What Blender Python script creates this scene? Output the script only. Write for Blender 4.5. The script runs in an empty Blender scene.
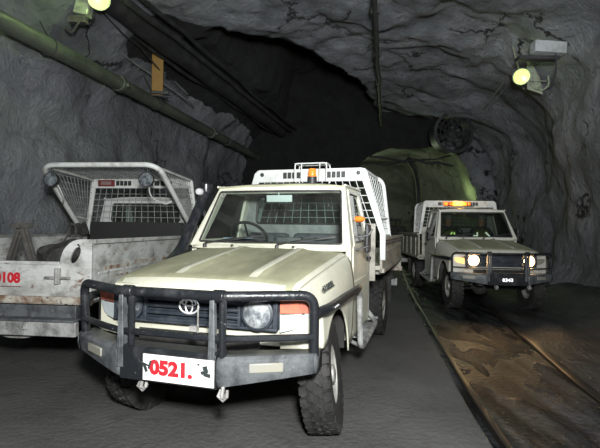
import bpy, bmesh, math, random
from mathutils import Vector, Matrix, noise
from mathutils.geometry import tessellate_polygon
random.seed(7)
def nvec(p):     # repeatable vector noise
    p = Vector(p)
    return Vector((noise.noise(p), noise.noise(p + Vector((31.7, 5.3, 11.9))), noise.noise(p + Vector((-17.1, 43.3, -7.7)))))
scn = bpy.context.scene
COL = scn.collection
R = math.radians
PI = math.pi

# ------------------------------------------------------------------ materials
def _n(nt, t, **kw):
    n = nt.nodes.new(t)
    for k, v in kw.items():
        setattr(n, k, v)
    return n

def mat(name, col, rough=0.6, metal=0.0, col2=None, scale=3.0, lo=0.45, hi=0.65, det=6,
        col3=None, scale3=14.0, lo3=0.6, hi3=0.7, bump=0.0, bscale=20.0, emit=None, estr=0.0,
        stretch=(1, 1, 1), rough2=None, coat=0.0):
    m = bpy.data.materials.new(name)
    m.use_nodes = True
    nt = m.node_tree
    b = nt.nodes['Principled BSDF']
    L = nt.links.new
    b.inputs['Base Color'].default_value = (*col, 1)
    b.inputs['Roughness'].default_value = rough
    b.inputs['Metallic'].default_value = metal
    if coat:
        b.inputs['Coat Weight'].default_value = coat
        b.inputs['Coat Roughness'].default_value = 0.15
    tc = _n(nt, 'ShaderNodeTexCoord')
    mp = _n(nt, 'ShaderNodeMapping')
    mp.inputs['Scale'].default_value = stretch
    L(tc.outputs['Object'], mp.inputs['Vector'])
    def layer(prev, c, sc, a, bb, rnd):
        nz = _n(nt, 'ShaderNodeTexNoise')
        nz.inputs['Scale'].default_value = sc
        nz.inputs['Detail'].default_value = det
        nz.inputs['Roughness'].default_value = 0.65
        nz.inputs['Distortion'].default_value = rnd
        L(mp.outputs[0], nz.inputs['Vector'])
        mr = _n(nt, 'ShaderNodeMapRange')
        mr.inputs['From Min'].default_value = a
        mr.inputs['From Max'].default_value = bb
        L(nz.outputs['Fac'], mr.inputs['Value'])
        mx = _n(nt, 'ShaderNodeMix', data_type='RGBA')
        if isinstance(prev, tuple):
            mx.inputs[6].default_value = (*prev, 1)
        else:
            L(prev, mx.inputs[6])
        mx.inputs[7].default_value = (*c, 1)
        L(mr.outputs[0], mx.inputs[0])
        return mx.outputs[2], mr.outputs[0]
    cur = col
    if col2:
        cur, f = layer(cur, col2, scale, lo, hi, 0.3)
        if rough2 is not None:
            mr2 = _n(nt, 'ShaderNodeMapRange')
            mr2.inputs['To Min'].default_value = rough
            mr2.inputs['To Max'].default_value = rough2
            L(f, mr2.inputs['Value'])
            L(mr2.outputs[0], b.inputs['Roughness'])
    if col3:
        cur, f = layer(cur, col3, scale3, lo3, hi3, 0.8)
    if not isinstance(cur, tuple):
        L(cur, b.inputs['Base Color'])
    if bump:
        nz = _n(nt, 'ShaderNodeTexNoise')
        nz.inputs['Scale'].default_value = bscale
        nz.inputs['Detail'].default_value = 8
        L(mp.outputs[0], nz.inputs['Vector'])
        bp = _n(nt, 'ShaderNodeBump')
        bp.inputs['Strength'].default_value = bump
        bp.inputs['Distance'].default_value = 0.05
        L(nz.outputs['Fac'], bp.inputs['Height'])
        L(bp.outputs[0], b.inputs['Normal'])
    if emit:
        b.inputs['Emission Color'].default_value = (*emit, 1)
        b.inputs['Emission Strength'].default_value = estr
    return m

def glass_mat(name, tint, dirt, fres=0.12, dirtcol=(0.25, 0.25, 0.22)):
    m = bpy.data.materials.new(name)
    m.use_nodes = True
    nt = m.node_tree
    nt.nodes.clear()
    L = nt.links.new
    out = _n(nt, 'ShaderNodeOutputMaterial')
    tr = _n(nt, 'ShaderNodeBsdfTransparent')
    tr.inputs[0].default_value = (*tint, 1)
    gl = _n(nt, 'ShaderNodeBsdfGlossy')
    gl.inputs['Roughness'].default_value = 0.05
    df = _n(nt, 'ShaderNodeBsdfDiffuse')
    df.inputs[0].default_value = (*dirtcol, 1)
    fr = _n(nt, 'ShaderNodeFresnel')
    fr.inputs[0].default_value = 1.45
    m1 = _n(nt, 'ShaderNodeMixShader')
    L(fr.outputs[0], m1.inputs[0]); L(tr.outputs[0], m1.inputs[1]); L(gl.outputs[0], m1.inputs[2])
    tc = _n(nt, 'ShaderNodeTexCoord')
    nz = _n(nt, 'ShaderNodeTexNoise')
    nz.inputs['Scale'].default_value = 4
    nz.inputs['Detail'].default_value = 8
    L(tc.outputs['Object'], nz.inputs['Vector'])
    mr = _n(nt, 'ShaderNodeMapRange')
    mr.inputs['From Min'].default_value = 0.35
    mr.inputs['From Max'].default_value = 0.8
    mr.inputs['To Min'].default_value = dirt * 0.4
    mr.inputs['To Max'].default_value = dirt * 2.2
    L(nz.outputs['Fac'], mr.inputs['Value'])
    m2 = _n(nt, 'ShaderNodeMixShader')
    L(mr.outputs[0], m2.inputs[0]); L(m1.outputs[0], m2.inputs[1]); L(df.outputs[0], m2.inputs[2])
    L(m2.outputs[0], out.inputs[0])
    return m

M = {}
def truck_paint(pre, base, dusty):
    M[pre + 'paint'] = mat(pre + 'paint', base, 0.42, col2=tuple(c * 0.72 for c in base), scale=2.2, lo=0.45, hi=0.75,
                           col3=(0.16, 0.14, 0.10), scale3=9, lo3=0.66, hi3=0.78, bump=0.05, bscale=40, rough2=0.7)
    M[pre + 'dust'] = mat(pre + 'dust', dusty, 0.6, col2=tuple(c * 0.62 for c in dusty), scale=2.6, lo=0.4, hi=0.7,
                          col3=tuple(min(1, c * 1.35) for c in dusty), scale3=7, lo3=0.6, hi3=0.75, stretch=(0.6, 1.6, 1))
truck_paint('a', (0.68, 0.68, 0.56), (0.40, 0.40, 0.27))
truck_paint('b', (0.56, 0.55, 0.49), (0.40, 0.40, 0.28))
truck_paint('c', (0.50, 0.51, 0.50), (0.34, 0.35, 0.32))
M['tray_clean'] = mat('tray_clean', (0.60, 0.62, 0.60), 0.5, col2=(0.34, 0.33, 0.29), scale=3, lo=0.45, hi=0.7, col3=(0.10, 0.08, 0.06), scale3=12, lo3=0.66, hi3=0.72)
M['tray_dirty'] = mat('tray_dirty', (0.38, 0.37, 0.31), 0.65, col2=(0.15, 0.14, 0.12), scale=3, lo=0.4, hi=0.7, col3=(0.07, 0.06, 0.05), scale3=12, lo3=0.6, hi3=0.7, stretch=(1, 1, 2))
M['tray_worn'] = mat('tray_worn', (0.46, 0.47, 0.455), 0.6, col2=(0.20, 0.20, 0.185), scale=3.4, lo=0.44, hi=0.66,
                     col3=(0.13, 0.07, 0.04), scale3=9, lo3=0.60, hi3=0.68, stretch=(1, 1, 1.6), bump=0.15, bscale=18)
M['mesh_wire'] = mat('mesh_wire', (0.30, 0.31, 0.30), 0.6, col2=(0.14, 0.14, 0.13), scale=6, lo=0.45, hi=0.7)
M['rust'] = mat('rust', (0.42, 0.40, 0.35), 0.75, col2=(0.17, 0.10, 0.06), scale=7, lo=0.42, hi=0.6, col3=(0.04, 0.035, 0.03), scale3=22, lo3=0.55, hi3=0.65)
M['bumper_grey'] = mat('bumper_grey', (0.36, 0.37, 0.36), 0.6, col2=(0.12, 0.12, 0.12), scale=6, lo=0.42, hi=0.66, bump=0.2, bscale=30)
M['white_metal'] = mat('white_metal', (0.52, 0.54, 0.52), 0.5, col2=(0.36, 0.36, 0.33), scale=5, lo=0.5, hi=0.75)
M['cage_worn'] = mat('cage_worn', (0.56, 0.58, 0.56), 0.5, col2=(0.28, 0.28, 0.26), scale=6, lo=0.5, hi=0.75)
M['bar_black'] = mat('bar_black', (0.013, 0.015, 0.018), 0.32, col2=(0.050, 0.053, 0.058), scale=5, lo=0.52, hi=0.75, col3=(0.30, 0.31, 0.31), scale3=26, lo3=0.66, hi3=0.74, bump=0.1, bscale=40, rough2=0.6)
M['bar_grey'] = mat('bar_grey', (0.105, 0.115, 0.122), 0.5, col2=(0.030, 0.034, 0.040), scale=7, lo=0.42, hi=0.68, col3=(0.24, 0.24, 0.23), scale3=20, lo3=0.64, hi3=0.74, bump=0.15, bscale=30)
M['steel_worn'] = mat('steel_worn', (0.30, 0.30, 0.29), 0.5, col2=(0.13, 0.12, 0.11), scale=9, lo=0.45, hi=0.65)
M['grille'] = mat('grille', (0.025, 0.032, 0.042), 0.5, col2=(0.06, 0.07, 0.085), scale=9, lo=0.45, hi=0.7)
M['black_plastic'] = mat('black_plastic', (0.015, 0.016, 0.018), 0.5, col2=(0.05, 0.05, 0.05), scale=10)
M['black_gloss'] = mat('black_gloss', (0.012, 0.014, 0.018), 0.28, col2=(0.035, 0.037, 0.04), scale=14)
M['under'] = mat('under', (0.02, 0.02, 0.02), 0.85, col2=(0.045, 0.04, 0.035), scale=6)
M['rubber'] = mat('rubber', (0.012, 0.012, 0.012), 0.8, col2=(0.038, 0.037, 0.034), scale=9, lo=0.45, hi=0.7, bump=0.1, bscale=60)
M['rim'] = mat('rim', (0.34, 0.34, 0.32), 0.55, metal=0.2, col2=(0.14, 0.13, 0.11), scale=7, lo=0.42, hi=0.65)
M['chrome'] = mat('chrome', (0.80, 0.81, 0.82), 0.3, metal=0.35)
M['lens'] = mat('lens', (0.78, 0.82, 0.84), 0.10, metal=0.5, col2=(0.22, 0.25, 0.28), scale=16, lo=0.4, hi=0.6)
M['lens_dark'] = mat('lens_dark', (0.25, 0.28, 0.30), 0.15, metal=0.3, col2=(0.06, 0.07, 0.08), scale=20, lo=0.4, hi=0.6)
M['lens_on'] = mat('lens_on', (1, 0.85, 0.6), 0.2, emit=(1.0, 0.62, 0.28), estr=28)
M['lens_white'] = mat('lens_white', (0.46, 0.52, 0.53), 0.2, col2=(0.45, 0.48, 0.48), scale=12)
M['lens_orange'] = mat('lens_orange', (0.55, 0.16, 0.10), 0.25, col2=(0.36, 0.12, 0.09), scale=14)
M['lens_amber_on'] = mat('lens_amber_on', (1, 0.5, 0.15), 0.3, emit=(1.0, 0.50, 0.12), estr=1.6)
M['lens_fog'] = mat('lens_fog', (0.27, 0.265, 0.22), 0.35, col2=(0.26, 0.26, 0.24), scale=12)
M['amber'] = mat('amber', (0.85, 0.22, 0.03), 0.25, emit=(1.0, 0.25, 0.03), estr=0.15)
M['amber_bright'] = mat('amber_bright', (1, 0.5, 0.05), 0.3, emit=(1.0, 0.42, 0.03), estr=7)
M['amber_dim'] = mat('amber_dim', (0.9, 0.3, 0.05), 0.3, emit=(1.0, 0.20, 0.02), estr=1.2)
M['red_sign'] = mat('red_sign', (0.16, 0.02, 0.02), 0.5, col2=(0.09, 0.02, 0.02), scale=12)
M['sign_face'] = mat('sign_face', (0.20, 0.14, 0.13), 0.5)
M['plate_white'] = mat('plate_white', (0.80, 0.80, 0.79), 0.45, col2=(0.70, 0.69, 0.68), scale=10, col3=(0.05, 0.05, 0.05), scale3=11, lo3=0.69, hi3=0.70)
M['plate_black'] = mat('plate_black', (0.02, 0.02, 0.02), 0.5)
M['red_paint'] = mat('red_paint', (0.50, 0.015, 0.025), 0.5, col2=(0.34, 0.03, 0.04), scale=20)
M['letter_white'] = mat('letter_white', (0.9, 0.9, 0.95), 0.4, emit=(0.95, 0.92, 1.0), estr=1.1)  # emission stands in for light thrown back by the plate letters
M['letter_dark'] = mat('letter_dark', (0.03, 0.04, 0.04), 0.5)
M['seat_fabric'] = mat('seat_fabric', (0.10, 0.11, 0.12), 0.9, col2=(0.06, 0.06, 0.07), scale=20)
M['dash'] = mat('dash', (0.05, 0.058, 0.06), 0.6, col2=(0.09, 0.10, 0.10), scale=8)
M['cab_inner'] = mat('cab_inner', (0.26, 0.28, 0.27), 0.8, col2=(0.17, 0.18, 0.18), scale=5)
M['mirror_white'] = mat('mirror_white', (0.55, 0.62, 0.60), 0.4)
M['paper_blue'] = mat('paper_blue', (0.22, 0.36, 0.44), 0.6, col2=(0.45, 0.5, 0.5), scale=10)
M['paper'] = mat('paper', (0.7, 0.7, 0.68), 0.6)
M['glass'] = glass_mat('glass', (0.80, 0.86, 0.84), 0.045)
M['glass_side'] = glass_mat('glass_side', (0.42, 0.46, 0.45), 0.04)
M['glass_dark'] = glass_mat('glass_dark', (0.40, 0.44, 0.40), 0.015)
M['hazard_skin'] = mat('hazard_skin', (0.30, 0.16, 0.10), 0.6)
M['work_cloth'] = mat('work_cloth', (0.03, 0.035, 0.05), 0.85)
M['vest'] = mat('vest', (0.10, 0.12, 0.03), 0.8)
M['reflective'] = mat('reflective', (0.85, 0.95, 0.85), 0.4, emit=(0.85, 1.0, 0.85), estr=0.9)  # emission stands in for light thrown back by the tape
M['hivis_yellow'] = mat('hivis_yellow', (0.65, 0.95, 0.25), 0.4, emit=(0.65, 1.0, 0.3), estr=0.9)  # glow painted in for the patch's returned light
M['helmet'] = mat('helmet', (0.13, 0.14, 0.13), 0.4)
M['pipe_green'] = mat('pipe_green', (0.085, 0.10, 0.075), 0.5, col2=(0.04, 0.045, 0.038), scale=2, lo=0.4, hi=0.65, bump=0.15, bscale=12)
M['cable'] = mat('cable', (0.022, 0.022, 0.024), 0.5, col2=(0.045, 0.045, 0.045), scale=4)
M['cable_dark'] = mat('cable_dark', (0.012, 0.012, 0.013), 0.7, col2=(0.03, 0.03, 0.032), scale=4)
M['cable_grey'] = mat('cable_grey', (0.20, 0.20, 0.20), 0.5, col2=(0.10, 0.10, 0.10), scale=3)
M['yellow_post'] = mat('yellow_post', (0.24, 0.13, 0.018), 0.6, col2=(0.20, 0.11, 0.03), scale=5, lo=0.42, hi=0.65)
M['box_grey'] = mat('box_grey', (0.34, 0.36, 0.36), 0.55, col2=(0.24, 0.25, 0.25), scale=7)
M['lamp_body'] = mat('lamp_body', (0.26, 0.29, 0.22), 0.5, col2=(0.12, 0.13, 0.10), scale=8)
M['lamp_on'] = mat('lamp_on', (0.3, 0.4, 0.1), 0.3, emit=(0.68, 1.0, 0.20), estr=1.6)
M['wood_dark'] = mat('wood_dark', (0.045, 0.042, 0.038), 0.8, col2=(0.09, 0.085, 0.075), scale=6)
M['debris'] = mat('debris', (0.03, 0.03, 0.028), 0.85, col2=(0.08, 0.075, 0.065), scale=8)
M['rail_steel'] = mat('rail_steel', (0.06, 0.052, 0.045), 0.36, metal=0.6, col2=(0.05, 0.04, 0.035), scale=6)

# ------------------------------------------------------------------ mesh builder
class B:
    def __init__(s):
        s.bm = bmesh.new()
    def box(s, c, d, rot=None):
        m = Matrix.Translation(c)
        if rot is not None:
            m = m @ (rot if isinstance(rot, Matrix) else Matrix.Rotation(rot[0], 4, rot[1]))
        m = m @ Matrix.Diagonal((d[0], d[1], d[2], 1))
        bmesh.ops.create_cube(s.bm, size=1, matrix=m)
        return s
    def tube(s, pts, r, n=10, closed=False, cap=True):
        pts = [Vector(p) for p in pts]
        N = len(pts)
        rad = r if isinstance(r, (list, tuple)) else [r] * N
        T = []
        for i in range(N):
            if closed:
                t = pts[(i + 1) % N] - pts[i - 1]
            else:
                t = pts[min(i + 1, N - 1)] - pts[max(i - 1, 0)]
            T.append(t.normalized())
        a = Vector((0, 0, 1)) if abs(T[0].z) < 0.9 else Vector((1, 0, 0))
        u = (a - T[0] * a.dot(T[0])).normalized()
        rings = []
        for i in range(N):
            u = (u - T[i] * u.dot(T[i])).normalized()
            w = T[i].cross(u)
            off = PI / 4 if n == 4 else 0
            rings.append([s.bm.verts.new(pts[i] + (u * math.cos(off + 2 * PI * k / n) + w * math.sin(off + 2 * PI * k / n)) * rad[i]) for k in range(n)])
        for i in range(N if closed else N - 1):
            A, Bq = rings[i], rings[(i + 1) % N]
            for k in range(n):
                s.bm.faces.new((A[k], A[(k + 1) % n], Bq[(k + 1) % n], Bq[k]))
        if not closed and cap:
            s.bm.faces.new(rings[0][::-1]); s.bm.faces.new(rings[-1])
        return s
    def lathe(s, prof, c, axis='y', n=32, cap=False):
        # prof: list of (radius, offset along axis)
        rings = []
        for r, o in prof:
            ring = []
            for k in range(n):
                a = 2 * PI * k / n
                p = {'y': (r * math.cos(a), o, r * math.sin(a)), 'x': (o, r * math.cos(a), r * math.sin(a)),
                     'z': (r * math.cos(a), r * math.sin(a), o)}[axis]
                ring.append(s.bm.verts.new(Vector(c) + Vector(p)))
            rings.append(ring)
        for A, Bq in zip(rings, rings[1:]):
            for k in range(n):
                s.bm.faces.new((A[k], A[(k + 1) % n], Bq[(k + 1) % n], Bq[k]))
        if cap:
            s.bm.faces.new(rings[0]); s.bm.faces.new(rings[-1])
        return s
    def grid(s, rows):
        V = [[s.bm.verts.new(p) for p in r] for r in rows]
        for i in range(len(V) - 1):
            for j in range(len(V[0]) - 1):
                s.bm.faces.new((V[i][j], V[i + 1][j], V[i + 1][j + 1], V[i][j + 1]))
        return V
    def plate(s, outer, holes, fn, th):
        # 2D polygon with holes mapped through fn(a,b,t): t=0 front, 1 back
        loops = [outer] + holes
        flat = [p for l in loops for p in l]
        tris = tessellate_polygon([[Vector((p[0], p[1], 0)) for p in l] for l in loops])
        F = [s.bm.verts.new(fn(p[0], p[1], 0.0)) for p in flat]
        K = [s.bm.verts.new(fn(p[0], p[1], th)) for p in flat]
        for t in tris:
            try:
                s.bm.faces.new([F[i] for i in t]); s.bm.faces.new([K[i] for i in reversed(t)])
            except ValueError:
                pass
        o = 0
        for l in loops:
            m = len(l)
            for i in range(m):
                j = (i + 1) % m
                s.bm.faces.new((F[o + i], F[o + j], K[o + j], K[o + i]))
            o += m
        return s
    def mesh_panel(s, o, u, v, nu, nv, r=0.004):
        o, u, v = Vector(o), Vector(u), Vector(v)
        for i in range(nu + 1):
            s.tube([o + u * (i / nu), o + u * (i / nu) + v], r, 4)
        for j in range(nv + 1):
            s.tube([o + v * (j / nv), o + v * (j / nv) + u], r, 4)
        return s
    def quadmesh(s, A, Bp, C, D, nu, nv, r=0.004):
        # bilinear wire mesh between corner points A(0,0) B(1,0) C(1,1) D(0,1)
        A, Bp, C, D = map(Vector, (A, Bp, C, D))
        P = lambda a, b: (A * (1 - a) + Bp * a) * (1 - b) + (D * (1 - a) + C * a) * b
        for i in range(nu + 1):
            s.tube([P(i / nu, 0), P(i / nu, 1)], r, 4)
        for j in range(nv + 1):
            s.tube([P(0, j / nv), P(1, j / nv)], r, 4)
        return s
    def build(s, name, m, parent=None, smooth=True, bevel=0.0, solid=0.0, mats=None, angle=35):
        bmesh.ops.recalc_face_normals(s.bm, faces=s.bm.faces)
        me = bpy.data.meshes.new(name)
        s.bm.to_mesh(me); s.bm.free()
        for x in (mats or [m]):
            me.materials.append(x)
        if smooth:
            for p in me.polygons:
                p.use_smooth = True
            me.set_sharp_from_angle(angle=R(angle))
        o = bpy.data.objects.new(name, me)
        COL.objects.link(o)
        if parent is not None:
            o.parent = parent
        if solid:
            md = o.modifiers.new('solid', 'SOLIDIFY'); md.thickness = solid; md.offset = -1
        if bevel:
            md = o.modifiers.new('bevel', 'BEVEL'); md.width = bevel; md.segments = 2; md.limit_method = 'ANGLE'; md.angle_limit = R(40)
        return o

def empty(name, loc, rz=0.0):
    o = bpy.data.objects.new(name, None)
    o.empty_display_size = 0.2
    COL.objects.link(o)
    o.location = loc
    o.rotation_euler = (0, 0, rz)
    return o

def tag(o, label=None, cat=None, group=None, kind=None):
    for k, v in (('label', label), ('category', cat), ('group', group), ('kind', kind)):
        if v:
            o[k] = v
    return o

def fillet(pts, rad, seg=6, closed=False):
    pts = [Vector(p) for p in pts]
    out = []
    N = len(pts)
    for i, p in enumerate(pts):
        if not closed and i in (0, N - 1):
            out.append(p); continue
        a, b = pts[i - 1], pts[(i + 1) % N]
        da, db = (a - p), (b - p)
        r = min(rad, da.length * 0.49, db.length * 0.49)
        s0, s1 = p + da.normalized() * r, p + db.normalized() * r
        for k in range(seg + 1):
            t = k / seg
            out.append(s0 * (1 - t) ** 2 + p * 2 * t * (1 - t) + s1 * t * t)
    return out

def text_mesh(name, body, size, mtx, m, parent, offset=0.0, extrude=0.001, sx=1.0, shear=0.0):
    cu = bpy.data.curves.new(name, 'FONT')
    cu.body = body; cu.size = size; cu.offset = offset; cu.extrude = extrude; cu.shear = shear
    cu.align_x = 'CENTER'; cu.align_y = 'CENTER'; cu.resolution_u = 3
    tmp = bpy.data.objects.new(name, cu)
    COL.objects.link(tmp)
    dg = bpy.context.evaluated_depsgraph_get()
    me = bpy.data.meshes.new_from_object(tmp.evaluated_get(dg))
    bpy.data.objects.remove(tmp); bpy.data.curves.remove(cu)
    me.transform(mtx @ Matrix.Diagonal((sx, 1, 1, 1)))
    me.materials.clear(); me.materials.append(m)
    me.name = name
    o = bpy.data.objects.new(name, me)
    COL.objects.link(o)
    o.parent = parent
    return o

def basis(o, x, y):
    x = Vector(x).normalized(); y = Vector(y); y = (y - x * y.dot(x)).normalized(); z = x.cross(y)
    m = Matrix((x, y, z)).transposed().to_4x4()
    m.translation = Vector(o)
    return m

def circ(cx, cy, r, n=20, ry=None):
    return [(cx + r * math.cos(2 * PI * k / n), cy + (ry or r) * math.sin(2 * PI * k / n)) for k in range(n)]

def lerp(a, b, t):
    return a + (b - a) * t

def interp(tab, x):
    if x <= tab[0][0]: return tab[0][1]
    for (a, va), (b, vb) in zip(tab, tab[1:]):
        if x <= b:
            return lerp(va, vb, (x - a) / (b - a))
    return tab[-1][1]

# ------------------------------------------------------------------ camera
cam = bpy.data.cameras.new('camera')
cam.sensor_width = 36
cam.lens = 455.677 / 600 * 36
co = bpy.data.objects.new('camera', cam)
COL.objects.link(co)
co.matrix_world = Matrix.Translation((0, 0, 1.463)) @ Matrix.Rotation(PI / 2 + 0.008, 4, 'X') @ Matrix.Rotation(0.012, 4, 'Z')
scn.camera = co

# ------------------------------------------------------------------ wheel (shared meshes)
_wheel = {}
def wheel_meshes():
    if _wheel:
        return _wheel
    b = B()
    prof = [(0.205, -0.095), (0.225, -0.108), (0.29, -0.118), (0.345, -0.114), (0.375, -0.100), (0.386, -0.085), (0.388, 0),
            (0.386, 0.085), (0.375, 0.100), (0.345, 0.114), (0.29, 0.118), (0.225, 0.108), (0.205, 0.095)]
    b.lathe(prof, (0, 0, 0), 'y', 48)
    nb = 32
    for k in range(nb):
        a = 2 * PI * k / nb
        for row, (y, w, da, sk) in enumerate([(-0.083, 0.050, 0, 0.25), (-0.027, 0.042, 0.5, -0.5), (0.027, 0.042, 0, -0.5), (0.083, 0.050, 0.5, 0.25)]):
            aa = a + da * 2 * PI / nb
            rr = 0.390 if row in (0, 3) else 0.392
            m = Matrix.Rotation(-aa, 4, 'Y') @ Matrix.Translation((rr, y, 0)) @ Matrix.Rotation(sk, 4, 'X')
            b.box((0, 0, 0), (1, 1, 1)) if False else bmesh.ops.create_cube(b.bm, size=1, matrix=m @ Matrix.Diagonal((0.020, w, 0.060, 1)))
        for sgn in (-1, 1):
            m = Matrix.Rotation(-a - (0.5 if sgn > 0 else 0) * 2 * PI / nb, 4, 'Y') @ Matrix.Translation((0.368, sgn * 0.108, 0))
            bmesh.ops.create_cube(b.bm, size=1, matrix=m @ Matrix.Diagonal((0.045, 0.018, 0.05, 1)))
    o = b.build('tyre', M['rubber']); _wheel['tyre'] = o.data; bpy.data.objects.remove(o)
    b = B()
    b.lathe([(0.215, -0.095), (0.205, -0.090), (0.195, -0.05), (0.195, 0.04), (0.205, 0.092), (0.222, 0.100), (0.212, 0.086), (0.190, 0.070),
             (0.175, 0.035), (0.125, 0.030), (0.105, 0.052), (0.070, 0.056), (0.062, 0.100), (0.035, 0.108), (0.0005, 0.108)], (0, 0, 0), 'y', 32)
    b.lathe([(0.0005, 0.020), (0.19, 0.020)], (0, 0, 0), 'y', 32)
    for k in range(6):
        a = 2 * PI * k / 6
        b.lathe([(0.013, 0.05), (0.013, 0.068), (0.0005, 0.070)], (0.088 * math.cos(a), 0, 0.088 * math.sin(a)), 'y', 6)
    for k in range(12):
        a = 2 * PI * (k + 0.5) / 12
        b.lathe([(0.017, 0.0), (0.017, 0.0045), (0.0005, 0.0045)], (0.150 * math.cos(a), 0.033, 0.150 * math.sin(a)), 'y', 10)
    o = b.build('rim', M['rim'], mats=[M['rim'], M['under']])
    for p in o.data.polygons:
        c = p.center
        if abs(math.hypot(c.x, c.z) - 0.15) < 0.02 and 0.0335 < c.y < 0.039 and len(p.vertices) == 4 and p.area < 0.0002: p.material_index = 1
    _wheel['rim'] = o.data; bpy.data.objects.remove(o)
    return _wheel

# ------------------------------------------------------------------ the utility truck
def make_truck(name, P, label, cfg):
    root = empty('utility_truck', (P[0], P[1], 0), P[2])
    tag(root, label, 'truck', 'tray trucks parked in the tunnel')
    pt, ds = M[cfg['pre'] + 'paint'], M[cfg['pre'] + 'dust']
    tray_m = M[cfg['tray']]
    cage_m = M[cfg['cage_m']]

    # ---- hood and front fenders
    XF, XC = 0.57, -0.80
    def tt(x): return max(0.0, min(1.0, (XF - x) / (XF - XC)))
    def xe(x, y): return x - 0.11 * (abs(y) / 0.8) ** 3 * max(0.0, 1 - (XF - x) / 0.45)
    def yh(x): return lerp(0.69, 0.755, tt(x))
    def zc(x):
        t = tt(x)
        z = 1.115 + 0.185 * t - 0.02 * t * t
        if x > 0.42: z -= 0.055 * ((x - 0.42) / 0.15) ** 2
        return z
    xs = [XF - (XF - XC) * k / 34 for k in range(35)]
    b = B()
    yr = (-0.20, 0.36) if cfg.get('ridge') else (-0.29, 0.29)
    def ridge(y, x):
        h = 0.0
        for yy in yr:
            d = abs(y - yy)
            h += 0.018 * max(0.0, 1 - max(0, d - 0.030) / 0.022) if d < 0.06 else 0
        return h * max(0.0, min(1.0, (0.40 - x) / 0.10)) * max(0.0, min(1.0, (x + 0.74) / 0.06))
    ys = sorted(set([-1.0, -0.96, -0.9, -0.8, -0.65, -0.5, 0.5, 0.65, 0.8, 0.9, 0.96, 1.0, 0.0, 0.1] + []))
    cols = [('n', v) for v in ys]
    rows = []
    ysabs = [-.3, .1, .14] + [yy + d for yy in yr for d in (-0.055, -0.03, 0, 0.03, 0.055)]
    for x in xs:
        w = yh(x)
        yl = sorted([v * w for v in (-1, -.985, -.95, -.88, -.78, -.66, -.52, .62, .72, .8, .88, .95, .985, 1)] + ysabs)
        rows.append([(xe(x, y), y, zc(x) - 0.035 * (abs(y) / w) ** 2.5 - (0.02 * max(0, (abs(y) / w - 0.93) / 0.07) ** 2) + ridge(y, x)) for y in yl])
    V = b.grid(rows)
    # front lip
    lip = []
    lip.append([v.co.copy() for v in V[0]])
    lip.append([(v.co.x + 0.014, v.co.y, v.co.z - 0.018) for v in V[0]])
    lip.append([(v.co.x + 0.010, v.co.y, v.co.z - 0.042) for v in V[0]])
    b.grid(lip)
    bmesh.ops.remove_doubles(b.bm, verts=b.bm.verts, dist=0.0005)
    bonnet = b.build('bonnet', ds, root, solid=0.01, mats=[ds, pt], angle=50)
    for p in bonnet.data.polygons:
        c = p.center
        if c.x > 0.47 or abs(c.y) > 0.955 * yh(c.x) or any(abs(c.y - yy) < 0.033 and c.x < 0.42 and c.x > -0.72 for yy in yr):
            p.material_index = 1
    def fender(sg):
        b = B()
        AX, AZ, AR = 0.0, 0.40, 0.475
        xx = sorted(set([round(XF - (XF - XC) * k / 20, 4) for k in range(21)] + [round(AR * math.cos(R(a)), 4) for a in range(0, 181, 12)]), reverse=True)
        rows = []
        for x in xx:
            dx = abs(x - AX)
            if dx < AR: zl = AZ + math.sqrt(AR * AR - dx * dx)
            elif x > 0: zl = 0.70
            else: zl = 0.46
            zl = max(zl, 0.46 if x < 0 else 0.70)
            w = yh(x); z0 = zc(x) - 0.056
            t = tt(x)
            ym = lerp(0.845, 0.835, t)
            pts = [(w + 0.004, z0), (w + 0.025, z0 - 0.020), (w + 0.045, z0 - 0.06), (lerp(0.785, 0.815, t), lerp(0.985, 1.10, t)), (lerp(0.825, 0.825, t), lerp(0.955, 1.02, t)), (ym, lerp(0.925, 0.94, t))]
            for k in range(1, 6):
                z = lerp(0.925 if t < 0.5 else 0.92, zl, k / 5)
                pts.append((ym + 0.012 * (1 if dx < AR + 0.05 else 0) * k / 5 - 0.02 * (k / 5) * (t > 0.8), min(z, 0.925)))
            rows.append([(xe(x, y), sg * y, z) for y, z in pts])
        b.grid(rows)
        # front return panel around the corner lamp
        f = rows[0]
        b.grid([[Vector(p) for p in f], [Vector((0.535, sg * 0.60, max(p[2] - 0.0, 0.70))) if i < 6 else Vector((0.515, sg * 0.60, p[2])) for i, p in enumerate(f)]])
        return b.build('front_fender', pt, root, solid=0.012, angle=40)
    fl = fender(1); fender(-1)
    # raised side badge
    if cfg.get('badge'):
        mb = basis((-0.30, 0.852, 1.035), (1, 0, 0.0), (0, 0, 1))
        mb = basis((0.12, 0.812, 1.055), (-1, 0.0, 0.03), (0, -0.45, 1))
        text_mesh('side_badge', '4.2 DIESEL', 0.056, mb, M['letter_dark'], root, offset=0.0008, extrude=0.002, sx=1.3, shear=0.2)
    # ---- nose panel under the hood lip
    b = B()
    b.plate([(-0.80, 0.70), (0.80, 0.70), (0.80, 1.03), (0.60, 1.05), (0.60, 0.83), (-0.60, 0.83), (-0.60, 1.05), (-0.80, 1.03)], [],
            lambda a, z, t: (0.575 - 0.10 * (abs(a) / 0.8) ** 3 - t, a, z), 0.03)
    b.box((0.53, 0, 1.045), (0.04, 1.24, 0.035))
    b.build('nose_panel', pt, root, bevel=0.006)
    # ---- grille
    b = B()
    b.box((0.53, 0, 0.935), (0.03, 1.20, 0.225))
    for k in range(5):
        b.box((0.575, 0, 0.845 + k * 0.045), (0.035, 0.70, 0.020), (0.3, 'Y'))
    b.box((0.572, 0, 1.035), (0.03, 1.20, 0.018)); b.box((0.572, 0, 0.827), (0.03, 1.20, 0.018))
    for s in (-1, 1):
        b.box((0.575, s * 0.345, 0.93), (0.035, 0.022, 0.22))
        b.box((0.565, s * 0.585, 0.93), (0.035, 0.03, 0.22))
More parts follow.
